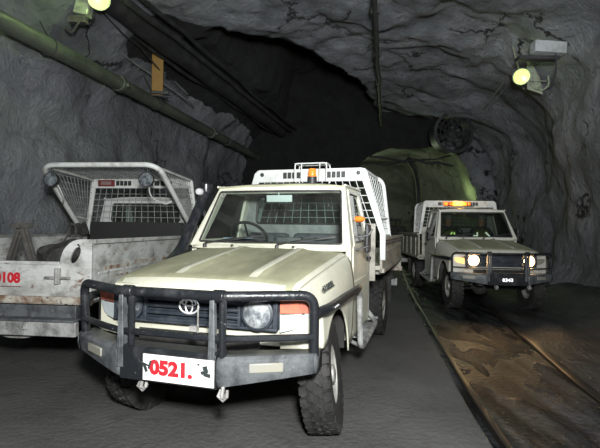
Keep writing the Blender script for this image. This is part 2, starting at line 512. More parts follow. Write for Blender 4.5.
    gr = b.build('grille', M['grille'], root, bevel=0.004)
    b = B()
    E1 = [(0.602, 0.070 * math.cos(a), 0.945 + 0.048 * math.sin(a)) for a in [2 * PI * k / 32 for k in range(32)]]
    b.tube(E1, 0.0065, 6, closed=True)
    b.tube([(0.602, 0.026 * math.cos(2 * PI * k / 24), 0.945 + 0.044 * math.sin(2 * PI * k / 24)) for k in range(24)], 0.0055, 6, closed=True)
    b.tube([(0.602, 0.050 * math.cos(2 * PI * k / 24), 0.965 + 0.018 * math.sin(2 * PI * k / 24)) for k in range(24)], 0.0055, 6, closed=True)
    b.build('emblem', M['chrome'] if not cfg.get('lit') else M['grille'], gr)
    # ---- head lamps
    for s in (1, -1):
        b = B()
        b.lathe([(0.105, -0.02), (0.108, 0.02), (0.094, 0.026), (0.090, 0.005)], (0.575, s * 0.47, 0.925), 'x', 28)
        hl = b.build('headlight', M['grille'], root)
        b = B()
        b.lathe([(0.0005, 0.034), (0.03, 0.033), (0.06, 0.026), (0.085, 0.012), (0.092, 0.004)], (0.575, s * 0.47, 0.925), 'x', 28)
        lm = M['lens_on'] if cfg.get('lit') else (M['lens'] if s > 0 else M['lens_dark'])
        b.build('lens', lm, hl)
        b = B(); b.tube([(0.585, s * 0.47 + 0.096 * math.cos(2 * PI * k / 28), 0.925 + 0.096 * math.sin(2 * PI * k / 28)) for k in range(28)], 0.006, 6, closed=True)
        b.build('trim_ring', M['steel_worn'], hl)
        # corner lamp: orange wedge on white wedge
        def cm(a, z, t): return (0.625 - 0.14 * (abs(a) / 0.8) ** 3 - t, s * a, z)
        b = B()
        if cfg.get('lit'):
            b.plate([(0.62, 0.86), (0.72, 0.88), (0.77, 0.92), (0.77, 0.965), (0.62, 0.965)], [], cm, 0.05)
            cl = b.build('corner_lamp', M['lens_amber_on'] if s < 0 else M['lens_fog'], root, bevel=0.004)
        else:
            b.plate([(0.61, 0.928), (0.785, 0.928), (0.80, 0.95), (0.795, 0.985), (0.77, 1.005), (0.61, 1.01)], [], cm, 0.05)
            cl = b.build('corner_lamp', M['lens_orange'], root, bevel=0.004)
            b = B()
            b.plate([(0.61, 0.920), (0.785, 0.920), (0.74, 0.86), (0.68, 0.825), (0.61, 0.81)], [], cm, 0.045)
            b.build('lamp_lower_lens', M['lens_white'], cl, bevel=0.004)
    # ---- bull bar
    bb_top = 1.06
    def wing(y, fwd=0.835):   # plan curve of the bar
        a = abs(y)
        return fwd if a < 0.34 else fwd - 0.24 * ((a - 0.34) / 0.50) ** 1.1
    b = B()
    ptsT = [(wing(y), y, bb_top) for y in [-0.75 + 0.1 * k for k in range(16)]]
    loop = [(wing(.84) - 0.02, -0.835, 0.70)] + [(wing(.84), -0.84, bb_top)] + ptsT[1:-1] + [(wing(.84), 0.84, bb_top), (wing(.84) - 0.02, 0.835, 0.70)]
    b.tube(fillet(loop, 0.085, 6), 0.018 if cfg.get('lit') else 0.030, 12)
    main = b.build('bull_bar', M['bar_black'], root)
    b = B()
    for z, r in ((0.812, 0.010 if cfg.get('lit') else 0.021),):
        b.tube([(wing(y) + 0.0, y, z) for y in [-0.84 + 0.084 * 2 * k for k in range(11)]], r, 10)
    b.tube([(0.86, -0.33, 0.99), (0.86, 0.33, 0.99)], 0.012, 8) if False else None
    b.build('cross_tube', M['bar_black'], main)
    for s in (-1, 1):
        b = B()
        b.plate([(0.80, 0.60), (0.885, 0.60), (0.875, 0.80), (0.865, 1.04), (0.82, 1.04), (0.80, 0.80)], [], lambda x, z, t: (x, s * 0.31 - 0.015 + t, z), 0.012)
        b.plate([(-0.028, 0.60), (0.020, 0.60), (0.006, 1.04), (-0.022, 1.04)], [], lambda y, z, t: (0.878 - t - 0.02 * max(0, z - 0.7), s * 0.31 + y + 0.003, z), 0.010)
        b.build('upright', M['bar_grey'], main, bevel=0.004)
        b = B(); b.tube([(0.835, s * 0.31 + 0.048, 0.60), (0.835, s * 0.31 + 0.048, 1.05)], 0.022, 10); b.build('upright_tube', M['bar_black'], main)
        b = B()
        b.tube([(0.835, s * 0.31 - 0.01, bb_top), (0.835, s * 0.31 + 0.06, bb_top)], 0.038, 12)
        b.build('tube_clamp', M['bar_black'], main, bevel=0.004)
    # centre channel with plate
    b = B()
    b.box((0.86, 0.012, 0.63), (0.03, 0.65, 0.20)); b.box((0.80, 0.012, 0.725), (0.14, 0.65, 0.014)); b.box((0.80, 0.012, 0.535), (0.14, 0.65, 0.014))
    b.build('centre_channel', M['bar_black'], main, bevel=0.006)
    for s in (-1, 1):
        b = B()
        sec = []
        for k in range(13):
            a = 0.328 + (0.85 - 0.328) * k / 12
            x = wing(a, 0.872)
            zb = lerp(0.54, 0.60, k / 12); zt = lerp(0.715, 0.715, k / 12)
            a += 0.012 * s * (1 - k / 12)
            sec.append([(x - 0.16, s * a, zt + 0.0), (x - 0.02, s * a, zt), (x, s * a, zt - 0.018), (x + 0.004, s * a, zb + 0.05), (x - 0.012, s * a, zb), (x - 0.16, s * a, zb - 0.0)])
        b.grid(sec)
        b.bm.faces.new([b.bm.verts.new(p) for p in sec[-1]])
        w = b.build('bumper_wing', M['bar_grey'], main, solid=0.008)
        b = B()
        pm = basis((wing(0.60, 0.874), s * 0.60, 0.650), (-0.50, s, 0), (0, 0, 1))
        b.box((0, 0, 0), (0.20, 0.055, 0.014), None)
        for v in b.bm.verts: v.co = pm @ v.co
        b.build('fog_lamp', M['lens_fog'], w, bevel=0.006)
    # tow hooks
    for y in (-0.17, 0.37):
        b = B()
        b.tube([(0.84, y, 0.55), (0.85, y, 0.52), (0.86, y, 0.49), (0.83, y, 0.468), (0.80, y, 0.485)], 0.012, 8)
        b.tube([(0.83, y - 0.02, 0.52), (0.85, y - 0.028, 0.49), (0.84, y, 0.462), (0.85, y + 0.028, 0.49), (0.83, y + 0.02, 0.52)], 0.010, 8)
        b.build('tow_hook', M['steel_worn'], main)
    # aerial bracket on bar
    if cfg.get('badge'):
        b = B()
        b.tube([(0.84, 0.20, 0.84), (0.84, 0.20, 1.00)], 0.005, 6); b.box((0.85, 0.18, 0.865), (0.03, 0.05, 0.03))
        b.build('aerial_bracket', M['steel_worn'], main)
    # number plate
    b = B()
    w_, h_ = cfg['plate'][1:3]
    yo = 0.097 if cfg.get('badge') else 0
    b.box((0.884, yo, 0.622), (0.008, w_, h_))
    pl = b.build('number_plate', M[cfg['plate'][3]], root, bevel=0.001)
    text_mesh('plate_number', cfg['plate'][0], cfg['plate'][4], basis((0.889, yo + (-0.045 if cfg.get('badge') else 0), 0.622), (0, 1, 0), (0, 0, 1)), M[cfg['plate'][5]], pl, offset=cfg['plate'][6], sx=1.14)
    if cfg.get('badge'):
        def PM(c, d, rot=None):
            b = B(); b.box((c[0], c[1] + 0.035, c[2] - 0.030), d, rot); b.build('paint_chip', M['letter_dark'], pl)
        PM((0.8895, 0.245, 0.675), (0.002, 0.030, 0.040), (0.3, 'X'))
        PM((0.8895, 0.255, 0.645), (0.002, 0.044, 0.022), (-0.2, 'X'))
        PM((0.8895, 0.225, 0.655), (0.002, 0.018, 0.020), (0.6, 'X'))
        PM((0.8895, -0.165, 0.672), (0.002, 0.075, 0.010), (-0.3, 'X'))
        PM((0.8895, -0.155, 0.648), (0.002, 0.020, 0.050), (0.4, 'X'))
        PM((0.8895, -0.125, 0.668), (0.002, 0.012, 0.05), (-0.3, 'X'))
        PM((0.8895, -0.20, 0.690), (0.002, 0.012, 0.012))
        PM((0.8895, 0.20, 0.70), (0.002, 0.014, 0.010))
        
    # ---- side brush bar and step
    for s in (-1, 1):
        b = B()
        b.tube(fillet([(0.56, s * 0.845, 0.95), (0.40, s * 0.885, 0.955), (-0.25, s * 0.89, 0.955), (-0.65, s * 0.885, 0.94), (-0.86, s * 0.86, 0.925)], 0.2), 0.030, 10)
        sb = b.build('side_bar', M['bar_black'], root)
        b = B()
        b.tube(fillet([(-0.72, s * 0.87, 0.93), (-0.82, s * 0.875, 0.88), (-0.84, s * 0.885, 0.42), (-0.95, s * 0.885, 0.375), (-1.90, s * 0.885, 0.42), (-1.98, s * 0.78, 0.52)], 0.08), 0.026, 10)
        b.tube(fillet([(-0.95, s * 0.86, 0.39), (-1.05, s * 0.74, 0.40), (-1.95, s * 0.74, 0.43), (-2.05, s * 0.88, 0.44)], 0.08), 0.018, 8)
        b.tube([(-1.5, s * 0.90, 0.385), (-1.5, s * 0.40, 0.45)], 0.02, 8)
        b.box((-1.55, s * 0.82, 0.405), (0.75, 0.16, 0.012))
        b.build('side_step', M['bumper_grey'], root)
        if cfg.get('badge'):
            for k in range(3):
                b = B(); b.lathe([(0.0005, 0.0), (0.006, 0.0), (0.006, 0.004), (0.0005, 0.006)], (0.36 - 0.05 * k, s * 0.915, 0.955), 'y', 8)
                b.build('bar_bolt', M['chrome'], sb)
    # ---- cab
    def ys_(z): return 0.805 - max(0.0, z - 1.30) * 0.235
    for s in (-1, 1):
        b = B()
        # sill and lower side
        b.plate([(-0.79, 0.46), (-0.79, 1.31), (-1.93, 1.31), (-1.93, 0.46)], [], lambda x, z, t: (x, s * (0.800 - t - 0.03 * max(0, 0.7 - z)), z), 0.05)
        # window frame
        outer = [(-0.76, 1.28), (-1.115, 1.86), (-1.16, 1.89), (-1.93, 1.89), (-1.93, 1.28)]
        hole = [(-0.99, 1.335), (-1.235, 1.80), (-1.30, 1.825), (-1.76, 1.825), (-1.80, 1.79), (-1.80, 1.335)]
        b.plate(outer, [hole], lambda x, z, t: (x, s * (ys_(z) - t), z), 0.035)
        b.build('cab_side', pt, root, bevel=0.006)
        # door skin
        b = B()
        b.plate([(-0.86, 0.56), (-0.90, 0.50), (-1.62, 0.50), (-1.80, 0.62), (-1.82, 0.80), (-1.82, 1.30), (-0.86, 1.30)], [], lambda x, z, t: (x, s * (0.812 - t - 0.03 * max(0, 0.7 - z) + 0.006 * (1 if 0.8 < z < 1.2 else 0)), z), 0.02)
        fo = [(-0.905, 1.300), (-1.21, 1.845), (-1.82, 1.845), (-1.82, 1.300)]
        b.plate(fo, [[(-1.0, 1.34), (-1.245, 1.795), (-1.30, 1.815), (-1.755, 1.815), (-1.79, 1.78), (-1.79, 1.34)]], lambda x, z, t: (x, s * (ys_(z) + 0.008 - t), z), 0.016)
        b.box((-1.30, s * 0.815, 0.955), (0.90, 0.012, 0.045))
        dr = b.build('cab_door', pt, root, bevel=0.004)
        b = B()
        b.box((-1.72, s * 0.828, 1.14), (0.13, 0.026, 0.035)); b.box((-1.63, s * 0.82, 1.14), (0.03, 0.012, 0.05))
        b.build('door_handle', M['black_plastic'], dr, bevel=0.006)
        b = B()
        b.plate([(-1.0, 1.33), (-1.24, 1.80), (-1.30, 1.82), (-1.76, 1.82), (-1.80, 1.33)], [], lambda x, z, t: (x, s * (ys_(z) - 0.012 - t), z), 0.004)
        b.build('window_pane', M['glass_side'], dr, smooth=False)
        b = B()
        b.tube([(-1.12, s * (ys_(1.34) + 0.004), 1.335), (-1.13, s * (ys_(1.8) - 0.002), 1.60)], 0.008, 6) if False else None
        b.tube([(-0.985, s * (ys_(1.33) + 0.006), 1.33), (-1.80, s * (ys_(1.33) + 0.006), 1.33)], 0.010, 6)
        b.build('window_seal', M['black_plastic'], dr)
        # mirror
        b = B()
        b.tube(fillet([(-0.95, s * 0.80, 1.38), (-0.97, s * 0.93, 1.40), (-0.98, s * 0.96, 1.46)], 0.03), 0.010, 6)
        b.tube([(-0.95, s * 0.80, 1.26), (-0.97, s * 0.93, 1.30)], 0.009, 6)
        mr = b.build('side_mirror', M['black_plastic'], root)
        b = B()
        if (cfg.get('badge') and s > 0) or cfg.get('lit'):
            b.box((-1.08, s * 0.905, 1.37), (0.20, 0.045, 0.27), (0.06 * s, 'Z'))
        else:
            b.box((-0.98, s * 0.965, 1.37), (0.05, 0.16, 0.24), (0.3 * s, 'Z'))
        b.build('mirror_housing', M['black_plastic'], mr, bevel=0.018)
    if cfg.get('badge'):
        b = B()
        b.lathe([(0.0005, 0.075), (0.02, 0.068), (0.03, 0.04), (0.032, 0.0), (0.028, -0.02)], (-1.28, 0.77, 1.555), 'y', 14)
        for v in b.bm.verts: v.co.x = -1.28 + (v.co.x + 1.28) * 2.0
        b.build('amber_marker_lamp', M['amber'], root)  # solid amber piece standing in for a reflection in the side window
    # windshield frame and header
    WB = lambda a, z: None
    b = B()
    def wmap(a, h, t):       # a: y at bottom scale -1..1, h: 0 bottom .. 1 top
        wy = lerp(0.775, 0.668, h)
        bow = 0.030 * (1 - a * a)
        return (lerp(-0.775, -1.125, h) + bow - t, a * wy, lerp(1.285, 1.875, h) - t * 0.5)
    n = 12
    outer = [(-1 + 2 * k / n, 0) for k in range(n + 1)] + [(1 - 2 * k / n, 1) for k in range(n + 1)]
    inn = [(-0.93 + 1.86 * k / n, 0.055) for k in range(n + 1)] + [(0.945 - 1.89 * k / n, 0.915) for k in range(n + 1)]
    b.plate(outer, [inn], wmap, 0.04)
    b.build('windshield_frame', pt, root, bevel=0.004)
    b = B()
    b.grid([[wmap(-0.94 + 1.88 * k / n, h, 0.016) for k in range(n + 1)] for h in (0.04, 0.5, 0.93)])
    b.build('windshield', M[cfg.get('glass', 'glass')], root)
    b = B()
    rim = fillet([wmap(-0.93, 0.055, -0.004)] + [wmap(-0.93 + 1.86 * k / n, 0.055, -0.004) for k in range(1, n)] + [wmap(0.93, 0.055, -0.004), wmap(0.945, 0.915, -0.004)] + [wmap(0.945 - 1.89 * k / n, 0.915, -0.004) for k in range(1, n)] + [wmap(-0.945, 0.915, -0.004)], 0.02, 3, closed=True)
    b.tube(rim, 0.009, 6, closed=True)
    b.build('windshield_seal', M['black_plastic'], root)
    # cowl
    b = B()
    b.grid([[(x + 0.03 * (1 - (y / 0.77) ** 2), y, z) for y in [-0.77 + 0.077 * k for k in range(21)]] for x, z in ((-0.74, 1.262), (-0.79, 1.292), (-0.85, 1.285))])
    b.build('cowl_panel', pt, root, solid=0.01)
    # wipers
    for y0, dy in ((-0.62, 0.52), (0.12, 0.48)):
        b = B()
        A = Vector((-0.735, y0, 1.305)); Bq = Vector((-0.790, y0 + dy, 1.375))
        b.tube([A + Vector((0.03, 0.0, -0.01)), A, (A + Bq) / 2 + Vector((0.03, 0, 0.01)), Bq], 0.007, 6)
        b.tube([A.lerp(Bq, 0.22) + Vector((0.015, 0, 0.0)), A.lerp(Bq, 1.12) + Vector((0.012, 0, 0.0))], 0.008, 4)
        b.lathe([(0.0005, 0.02), (0.018, 0.016), (0.02, -0.02)], (-0.725, y0, 1.285), 'z', 8)
        b.build('wiper', M['black_plastic'], root)
    for y in (-0.30, 0.30):
        b = B(); b.box((-0.66, y, 1.293), (0.03, 0.02, 0.012)); b.build('washer_nozzle', M['black_plastic'], root, bevel=0.003)
    # roof
    b = B()
    rows = []
    for k in range(13):
        x = lerp(-1.10, -1.955, k / 12)
        e = 1.0
        rows.append([(x, v * (0.672 + 0.0 * k), 1.872 + 0.055 * (1 - abs(v) ** 4) * min(1, 0.35 + k / 4) * (1 if k < 12 else 0.6)) for v in (-1, -.97, -.9, -.8, -.6, -.3, 0, .3, .6, .8, .9, .97, 1)])
    b.grid(rows)
    b.build('cab_roof', ds if cfg.get('badge') else pt, root, solid=0.015, angle=60)
    for s in (-1, 1):
        b = B(); b.tube([(-1.10, s * 0.678, 1.878), (-1.94, s * 0.678, 1.895)], 0.012, 6); b.build('roof_gutter', pt, root)
    # cab back
    b = B()
    b.plate([(-0.80, 0.50), (0.80, 0.50), (0.80, 1.30), (0.675, 1.885), (-0.675, 1.885), (-0.80, 1.30)],
            [[(-0.55, 1.52), (0.55, 1.52), (0.58, 1.55), (0.55, 1.79), (0.51, 1.82), (-0.51, 1.82), (-0.55, 1.79), (-0.58, 1.55)]], lambda y, z, t: (-1.935 + t, y, z), 0.03)
    cb = b.build('cab_back', M['cab_inner'] if cfg.get('badge') or cfg.get('lit') else pt, root, bevel=0.004)
    b = B()
    b.box((-1.92, 0, 1.67), (0.004, 1.14, 0.30))
    b.build('rear_window', M['glass'], cb)
    b = B()
    b.tube(fillet([(-1.895, y, z) for y, z in ((-.57, 1.51), (.57, 1.51), (.55, 1.83), (-.55, 1.83))], 0.05, 4, closed=True), 0.012, 6, closed=True)
    b.build('window_seal', M['black_plastic'], cb)
    # interior
    b = B()
    b.box((-1.35, 0, 0.60), (1.10, 1.5, 0.05)); b.box((-0.84, 0, 0.90), (0.05, 1.5, 0.66))
    b.build('cab_floor', M['under'], root)
    b = B()
    sec = [(-0.83, 1.285), (-0.98, 1.315), (-1.10, 1.30), (-1.14, 1.22), (-1.10, 1.05), (-0.98, 0.92)]
    b.grid([[(x, y, z + (0.045 * math.exp(-((y + 0.38) / 0.2) ** 2) if 1 <= i <= 2 else 0)) for i, (x, z) in enumerate(sec)] for y in [-0.74 + 0.074 * k for k in range(21)]])
    b.build('dashboard', M['dash'], root, solid=0.02)
    b = B()
    cs = Vector((-1.22, -0.37, 1.365)); nrm = Vector((-0.75, 0, 0.66)).normalized()
    e1 = Vector((0, 1, 0)); e2 = nrm.cross(e1)
    b.tube([cs + (e1 * math.cos(2 * PI * k / 28) + e2 * math.sin(2 * PI * k / 28)) * 0.195 for k in range(28)], 0.015, 8, closed=True)
    for a in (0.2, PI - 0.2, -PI / 2):
        b.tube([cs - nrm * 0.03, cs + (e1 * math.cos(a) + e2 * math.sin(a)) * 0.19], 0.011, 6)
    b.tube([cs - nrm * 0.03, cs - nrm * 0.28], 0.03, 8)
    b.build('steering_wheel', M['black_plastic'], root)
    for y0, wd in ((-0.38, 0.52), (0.32, 0.78)):
        b = B()
        b.box((-1.52, y0, 0.92), (0.50, wd, 0.16)); b.box((-1.80, y0, 1.17), (0.13, wd, 0.46), (-0.12, 'Y'))
        b.build('bench_seat', M['seat_fabric'], root, bevel=0.05)
    b = B()
    b.box((-1.12, 0.0, 1.755), (0.025, 0.27, 0.070), (0.10, 'Y')); b.tube([(-1.10, 0, 1.79), (-1.09, 0, 1.845)], 0.008, 6)
    b.build('rear_view_mirror', M['mirror_white'] if cfg.get('badge') else M['black_plastic'], root, bevel=0.012)
    if cfg.get('badge'):
        b = B(); b.plate([(-0.90, 0.83), (-0.85, 0.83), (-0.85, 0.89), (-0.90, 0.89)], [[(-0.89, 0.842), (-0.86, 0.842), (-0.86, 0.878), (-0.89, 0.878)]], lambda a, h, t: wmap(a, h, 0.006), 0.001)
        b.build('windshield_sticker', M['paper'], root)
        b = B()
        b.box((-0.97, -0.42, 1.352), (0.16, 0.20, 0.008), (0.25, 'Z')); b.box((-0.95, -0.30, 1.350), (0.12, 0.10, 0.006), (-0.4, 'Z'))
        tag(b.build('paper_sheets', M['paper_blue'], root), 'blue and pale papers on the dashboard')
        b = B()
        b.box((-0.99, 0.16, 1.345), (0.12, 0.24, 0.05), (0.2, 'Z')); b.lathe([(0.05, -0.02), (0.055, 0.02), (0.0005, 0.03)], (-0.99, 0.05, 1.35), 'z', 14)
        b.tube([(-0.90, 0.33, 1.35), (-0.92, 0.62, 1.35)], 0.012, 6)
        b.build('dash_radio', M['dash'], root, bevel=0.012)
        # snorkel, vehicle right
        b = B()
        pth = fillet([(-0.30, -0.80, 1.00), (-0.42, -0.835, 1.10), (-0.66, -0.842, 1.22), (-0.92, -0.838, 1.56), (-1.10, -0.83, 1.80), (-1.12, -0.83, 1.86)], 0.12, 6)
        b.tube(pth, [0.055] * len(pth), 14)
        b.lathe([(0.06, -0.06), (0.068, -0.02), (0.068, 0.05), (0.045, 0.075), (0.0005, 0.08)], (-1.12, -0.83, 1.86), 'z', 14)
        sn = b.build('snorkel', M['black_gloss'], root)
        b = B()
        b.lathe([(0.0005, 0.055), (0.03, 0.05), (0.038, 0.03), (0.036, 0.0)], (-1.02, -0.84, 1.825), 'x', 12)
        b.build('snorkel_cap', M['chrome'], sn)
    # ---- chassis
    b = B()
    for s in (-1, 1):
        b.box((-2.15, s * 0.36, 0.56), (5.6, 0.08, 0.14))
    for x in (0.55, -0.9, -2.1, -3.9, -4.7): b.box((x, 0, 0.56), (0.08, 0.72, 0.10))
    for x in (0, -3.18):
        b.tube([(x, -0.62, 0.40), (x, 0.62, 0.40)], 0.045, 10)
        bmesh.ops.create_uvsphere(b.bm, u_segments=12, v_segments=8, radius=0.15, matrix=Matrix.Translation((x, -0.18 if x == 0 else 0, 0.40)))
        for s in (-1, 1):
            b.tube([(x + 0.5, s * 0.48, 0.50), (x, s * 0.48, 0.40), (x - 0.5, s * 0.48, 0.50)], 0.025, 6)
    b.box((0.1, 0, 0.75), (0.8, 0.9, 0.35))
    for s in (-1, 1): b.box((0.02, s * 0.60, 0.93), (0.95, 0.30, 0.02)); b.box((-0.52, s * 0.62, 0.72), (0.03, 0.36, 0.5)); b.box((0.46, s * 0.60, 0.80), (0.02, 0.24, 0.2))
    b.build('chassis', M['under'], root)
    # ---- wheels
    W = wheel_meshes()
    for x in (0, -3.18):
        for s in (-1, 1):
            wr = bpy.data.objects.new('wheel', W['tyre']); COL.objects.link(wr); wr.parent = root
            wr.scale = (1, 0.9, 1); wr.location = (x, s * ((0.745 if s > 0 else 0.68) if x == 0 else 0.733), 0.402); wr.rotation_euler = (0, random.random() * 6, 0 if s > 0 else 0)
            if s < 0: wr.rotation_euler = (0, random.random() * 6, 0)
            if x == 0: wr.rotation_mode = 'ZYX'; wr.rotation_euler = (0, wr.rotation_euler[1], cfg.get('steer', 0.0))
            rm = bpy.data.objects.new('rim', W['rim']); COL.objects.link(rm); rm.parent = wr
            if s < 0: rm.rotation_euler = (0, 0, PI)
    # ---- tray
    X0, X1, YW = -2.04, cfg.get('x1', -5.0), 0.93
    ZB = cfg.get('tray_bot', 0.79)
    b = B()
    b.box(((X0 + X1) / 2, 0, ZB + 0.05), (X0 - X1, 2 * YW - 0.02, 0.05))
    for k in range(7): b.box((X0 - 0.2 - k * (X0 - X1 - 0.35) / 6, 0, ZB), (0.06, 1.8, 0.08))
    b.box(((X0 + X1) / 2, 0.36, 0.70), (2.9, 0.08, 0.14)); b.box(((X0 + X1) / 2, -0.36, 0.70), (2.9, 0.08, 0.14))
    tray = b.build('tray', tray_m, root, bevel=0.004)
    ZT = cfg['tray_top']
    for s in (-1, 1):
        b = B()
        b.box(((X0 + X1) / 2, s * (YW - 0.015), (ZB + ZT) / 2), (X0 - X1, 0.03, ZT - ZB))
        b.box(((X0 + X1) / 2, s * YW, ZT - 0.02), (X0 - X1, 0.06, 0.04)); b.box(((X0 + X1) / 2, s * YW, ZB + 0.02), (X0 - X1, 0.05, 0.05))
        b.box(((X0 + X1) / 2, s * (YW + 0.004), ZB + 0.23), (X0 - X1 - 0.2, 0.012, 0.02))
        for k in range(5 if cfg['pre'] == 'b' else 0): b.box((X0 - 0.30 - k * 0.62, s * (YW + 0.012), 1.06), (0.04, 0.02, 0.44))
        sp = b.build('side_panel', tray_m, tray, bevel=0.004)
        for k in range(8 if cfg['pre'] != 'c' else 0):
            b = B(); b.box((X0 - 0.25 - k * 0.36, s * (YW + 0.012), ZT - 0.085), (0.20, 0.02, 0.022)); b.build('slot', M['under'], tray)
    if cfg['pre'] == 'c':
        for x0, w, z in ((-4.55, 0.5, 1.06), (-3.9, 0.55, 1.07), (-3.2, 0.5, 1.06)):
            b = B(); b.box((x0, -(YW + 0.002), z), (w, 0.004, 0.035)); b.box((x0 + 0.05, -(YW + 0.002), z - 0.09), (w * 0.7, 0.004, 0.018)); b.build('rust_streak', M['rust'], tray)
    # headboard lower panel
    b = B()
    b.box((X0, 0, (0.86 + 1.52) / 2), (0.03, 2 * YW - 0.16, 0.66))
    b.build('headboard_panel', M['plate_black'] if cfg['pre'] == 'c' else tray_m, tray, bevel=0.004)
    # tail: gate, gussets, step, bumper
    b = B()
    b.box((X1, 0, 0.95), (0.035, 1.26, 0.36)); b.box((X1 - 0.005, 0, 1.115), (0.05, 1.26, 0.03))
    gate = b.build('tailgate', tray_m, tray, bevel=0.005)
    if cfg.get('tail_text'):
        text_mesh('fleet_number', cfg['tail_text'], 0.125, basis((X1 - 0.022, -0.128, 0.972), (0, -1, 0), (0, 0, 1)), M['red_paint'], gate, offset=0.006, sx=1.0)
        b = B()
        b.box((X1 - 0.0205, -0.09, 0.895), (0.002, 0.34, 0.006))
        b.build('red_underline', M['red_sign'], gate)
    for s in (-1, 1):
        b = B()
        arc = [(0.63 + 0.0, 1.12)] + [(0.83 - 0.20 * math.cos(a), 1.12 + 0.215 * math.sin(a)) for a in [PI / 2 * k / 8 for k in range(1, 9)]] + [(0.93, 1.335)]
        ov = [(0.775 + 0.042 * math.cos(a) * 1.0 + 0.030 * math.sin(a), 1.19 + 0.075 * math.sin(a) + 0.0 * math.cos(a)) for a in [2 * PI * k / 16 for k in range(16)]]
        b.plate([(0.63, 0.79)] + arc + [(0.93, 0.79)], [ov], lambda y, z, t: (X1 - 0.012 + t, s * y, z), 0.025)
        g = b.build('corner_gusset', tray_m, tray, bevel=0.003)
        b = B()
        b.box((X1 - 0.03, s * 0.62, 1.00), (0.03, 0.05, 0.14)); b.box((X1 - 0.035, s * 0.62, 0.985), (0.03, 0.24, 0.022)); b.tube([(X1 - 0.05, s * 0.62, 0.93), (X1 - 0.05, s * 0.62, 1.06)], 0.012, 6)
        b.build('gate_latch', M['steel_worn'], g, bevel=0.003)
    b = B()
    b.box((X1 - 0.01, 0, 0.785), (0.06, 1.9, 0.06)); b.box((X1 - 0.02, 0, 0.755), (0.02, 1.9, 0.02))
    b.build('tail_rail', M['rust'], tray, bevel=0.004)
    b = B()
    b.box((X1 + 0.02, 0, 0.67), (0.10, 1.60, 0.13)); b.box((X1 - 0.06, 0, 0.62), (0.18, 1.70, 0.02))
    b.build('tail_step', M['bar_grey'] if cfg['pre'] == 'c' else M['under'], tray, bevel=0.004)
    b = B()
    b.box((X1 - 0.10, 0, 0.545), (0.06, 1.72, 0.13)); 
    for s in (-1, 1): b.box((X1 + 0.1, s * 0.4, 0.57), (0.5, 0.05, 0.07))
    b.build('rear_bumper', M['bumper_grey'], root, bevel=0.01)
    b = B()
    b.tube(fillet([(X1 + 0.05, -0.5, 0.52), (X1 - 0.02, -0.35, 0.44), (X1 - 0.02, -0.1, 0.44), (X1 + 0.05, 0.05, 0.52)], 0.08), 0.014, 6)
    b.build('bumper_hook', M['steel_worn'], root)
    for s in (-1, 1):
        b = B(); b.box((X1 + 0.05, s * 0.73, 0.50), (0.012, 0.30, 0.30)) if False else b.box((-3.72, s * 0.73, 0.55), (0.012, 0.28, 0.40))
        b.build('mud_flap', M['rubber'], root)
    # ---- cage
    CG = cfg['cage']     # dict(zh headboard top, foot x, top x, ztop)
    zt = CG['zt']; XH = X0 - 0.01
    b = B()
    hoopw = YW - 0.02
    q = CG.get('hw', 0.82)
    b.plate([(-0.92, cfg.get('leg_bot', ZT - 0.02)), (-0.92, 1.40), (-q, zt - 0.04), (-q + 0.06, zt), (q - 0.06, zt), (q, zt - 0.04), (0.92, 1.40), (0.92, cfg.get('leg_bot', ZT - 0.02)), (0.86, cfg.get('leg_bot', ZT - 0.02)), (0.855, 1.40), (q - 0.055, zt - 0.15), (-q + 0.055, zt - 0.15), (-0.855, 1.40), (-0.86, cfg.get('leg_bot', ZT - 0.02))],
            [], lambda y, z, t: (XH + 0.02 - t, y, z), 0.04)
    cage = b.build('load_cage', cage_m, root, bevel=0.006)
    cage.location.y = CG.get('dy', 0.0)
    for y0, y1 in ((-0.33, -0.10), (0.22, 0.45)) if cfg['pre'] == 'a' else ((-0.50, -0.10), (0.16, 0.42)):
        for k in range(4):
            w = (y1 - y0) / 4
            b = B(); b.box((XH, y0 + w * (k + .5), zt - 0.075), (0.046, w * 0.82, 0.075)); b.build('vent_slot', M['plate_black'], cage)
    if cfg['pre'] == 'a':
        for s in (-1, 1):
            b = B(); b.lathe([(0.0005, 0.026), (0.025, 0.025), (0.03, 0.0)], (XH, s * 0.60, zt - 0.06), 'x', 12); b.build('headboard_eye', M['black_plastic'], cage)
    xf, xt, zr = CG['xf'], CG['xt'], CG['zr']
    b = B()
    yb, yt_ = 0.90, CG.get('yt', 0.84)
    hp = [(xf, -yb, ZT), (xt, -yt_, zr), (xt, yt_, zr), (xf, yb, ZT)]
    b.tube(fillet(hp, CG.get('rad', 0.14), 8), CG.get('rt', 0.026), 12)
    for s in (-1, 1):
        b.tube([(XH, s * (q - 0.03), zt - 0.03), (xt + 0.03, s * (yt_ - 0.06), zr - 0.02)], 0.016, 8)
        b.tube([(XH - 0.02, s * 0.90, ZT + 0.01), (xf, s * yb, ZT + 0.01)], 0.016, 8) if abs(XH - xf) > 0.1 else None
        b.tube([(XH, s * 0.86, lerp(ZT, zt, 0.25)), ((xf * .7 + xt * .3), s * 0.88, lerp(ZT, zr, 0.3))], 0.008, 6)
    b.build('rear_hoop', cage_m, cage)
    for s in (-1, 1):
        b = B()
        b.quadmesh((XH, s * 0.90, ZT + 0.02), (xf, s * yb, ZT + 0.02), (xt, s * (yt_ - 0.01), zr - 0.08), (XH, s * (q - 0.03), zt - 0.05), max(3, int(abs(XH - xt) / 0.085)), 9, 0.0045)
        b.build('side_mesh', M['mesh_wire'] if cfg['pre'] == 'c' else cage_m, cage)
    b = B()
    b.quadmesh((XH, -q + 0.03, zt - 0.01), (XH, q - 0.03, zt - 0.01), (xt, yt_ - 0.06, zr), (xt, -yt_ + 0.06, zr), 15, max(4, int(abs(XH - xt) / 0.10)), 0.0045)
    b.build('roof_mesh', M['mesh_wire'] if cfg['pre'] == 'c' else cage_m, cage)
    b = B()
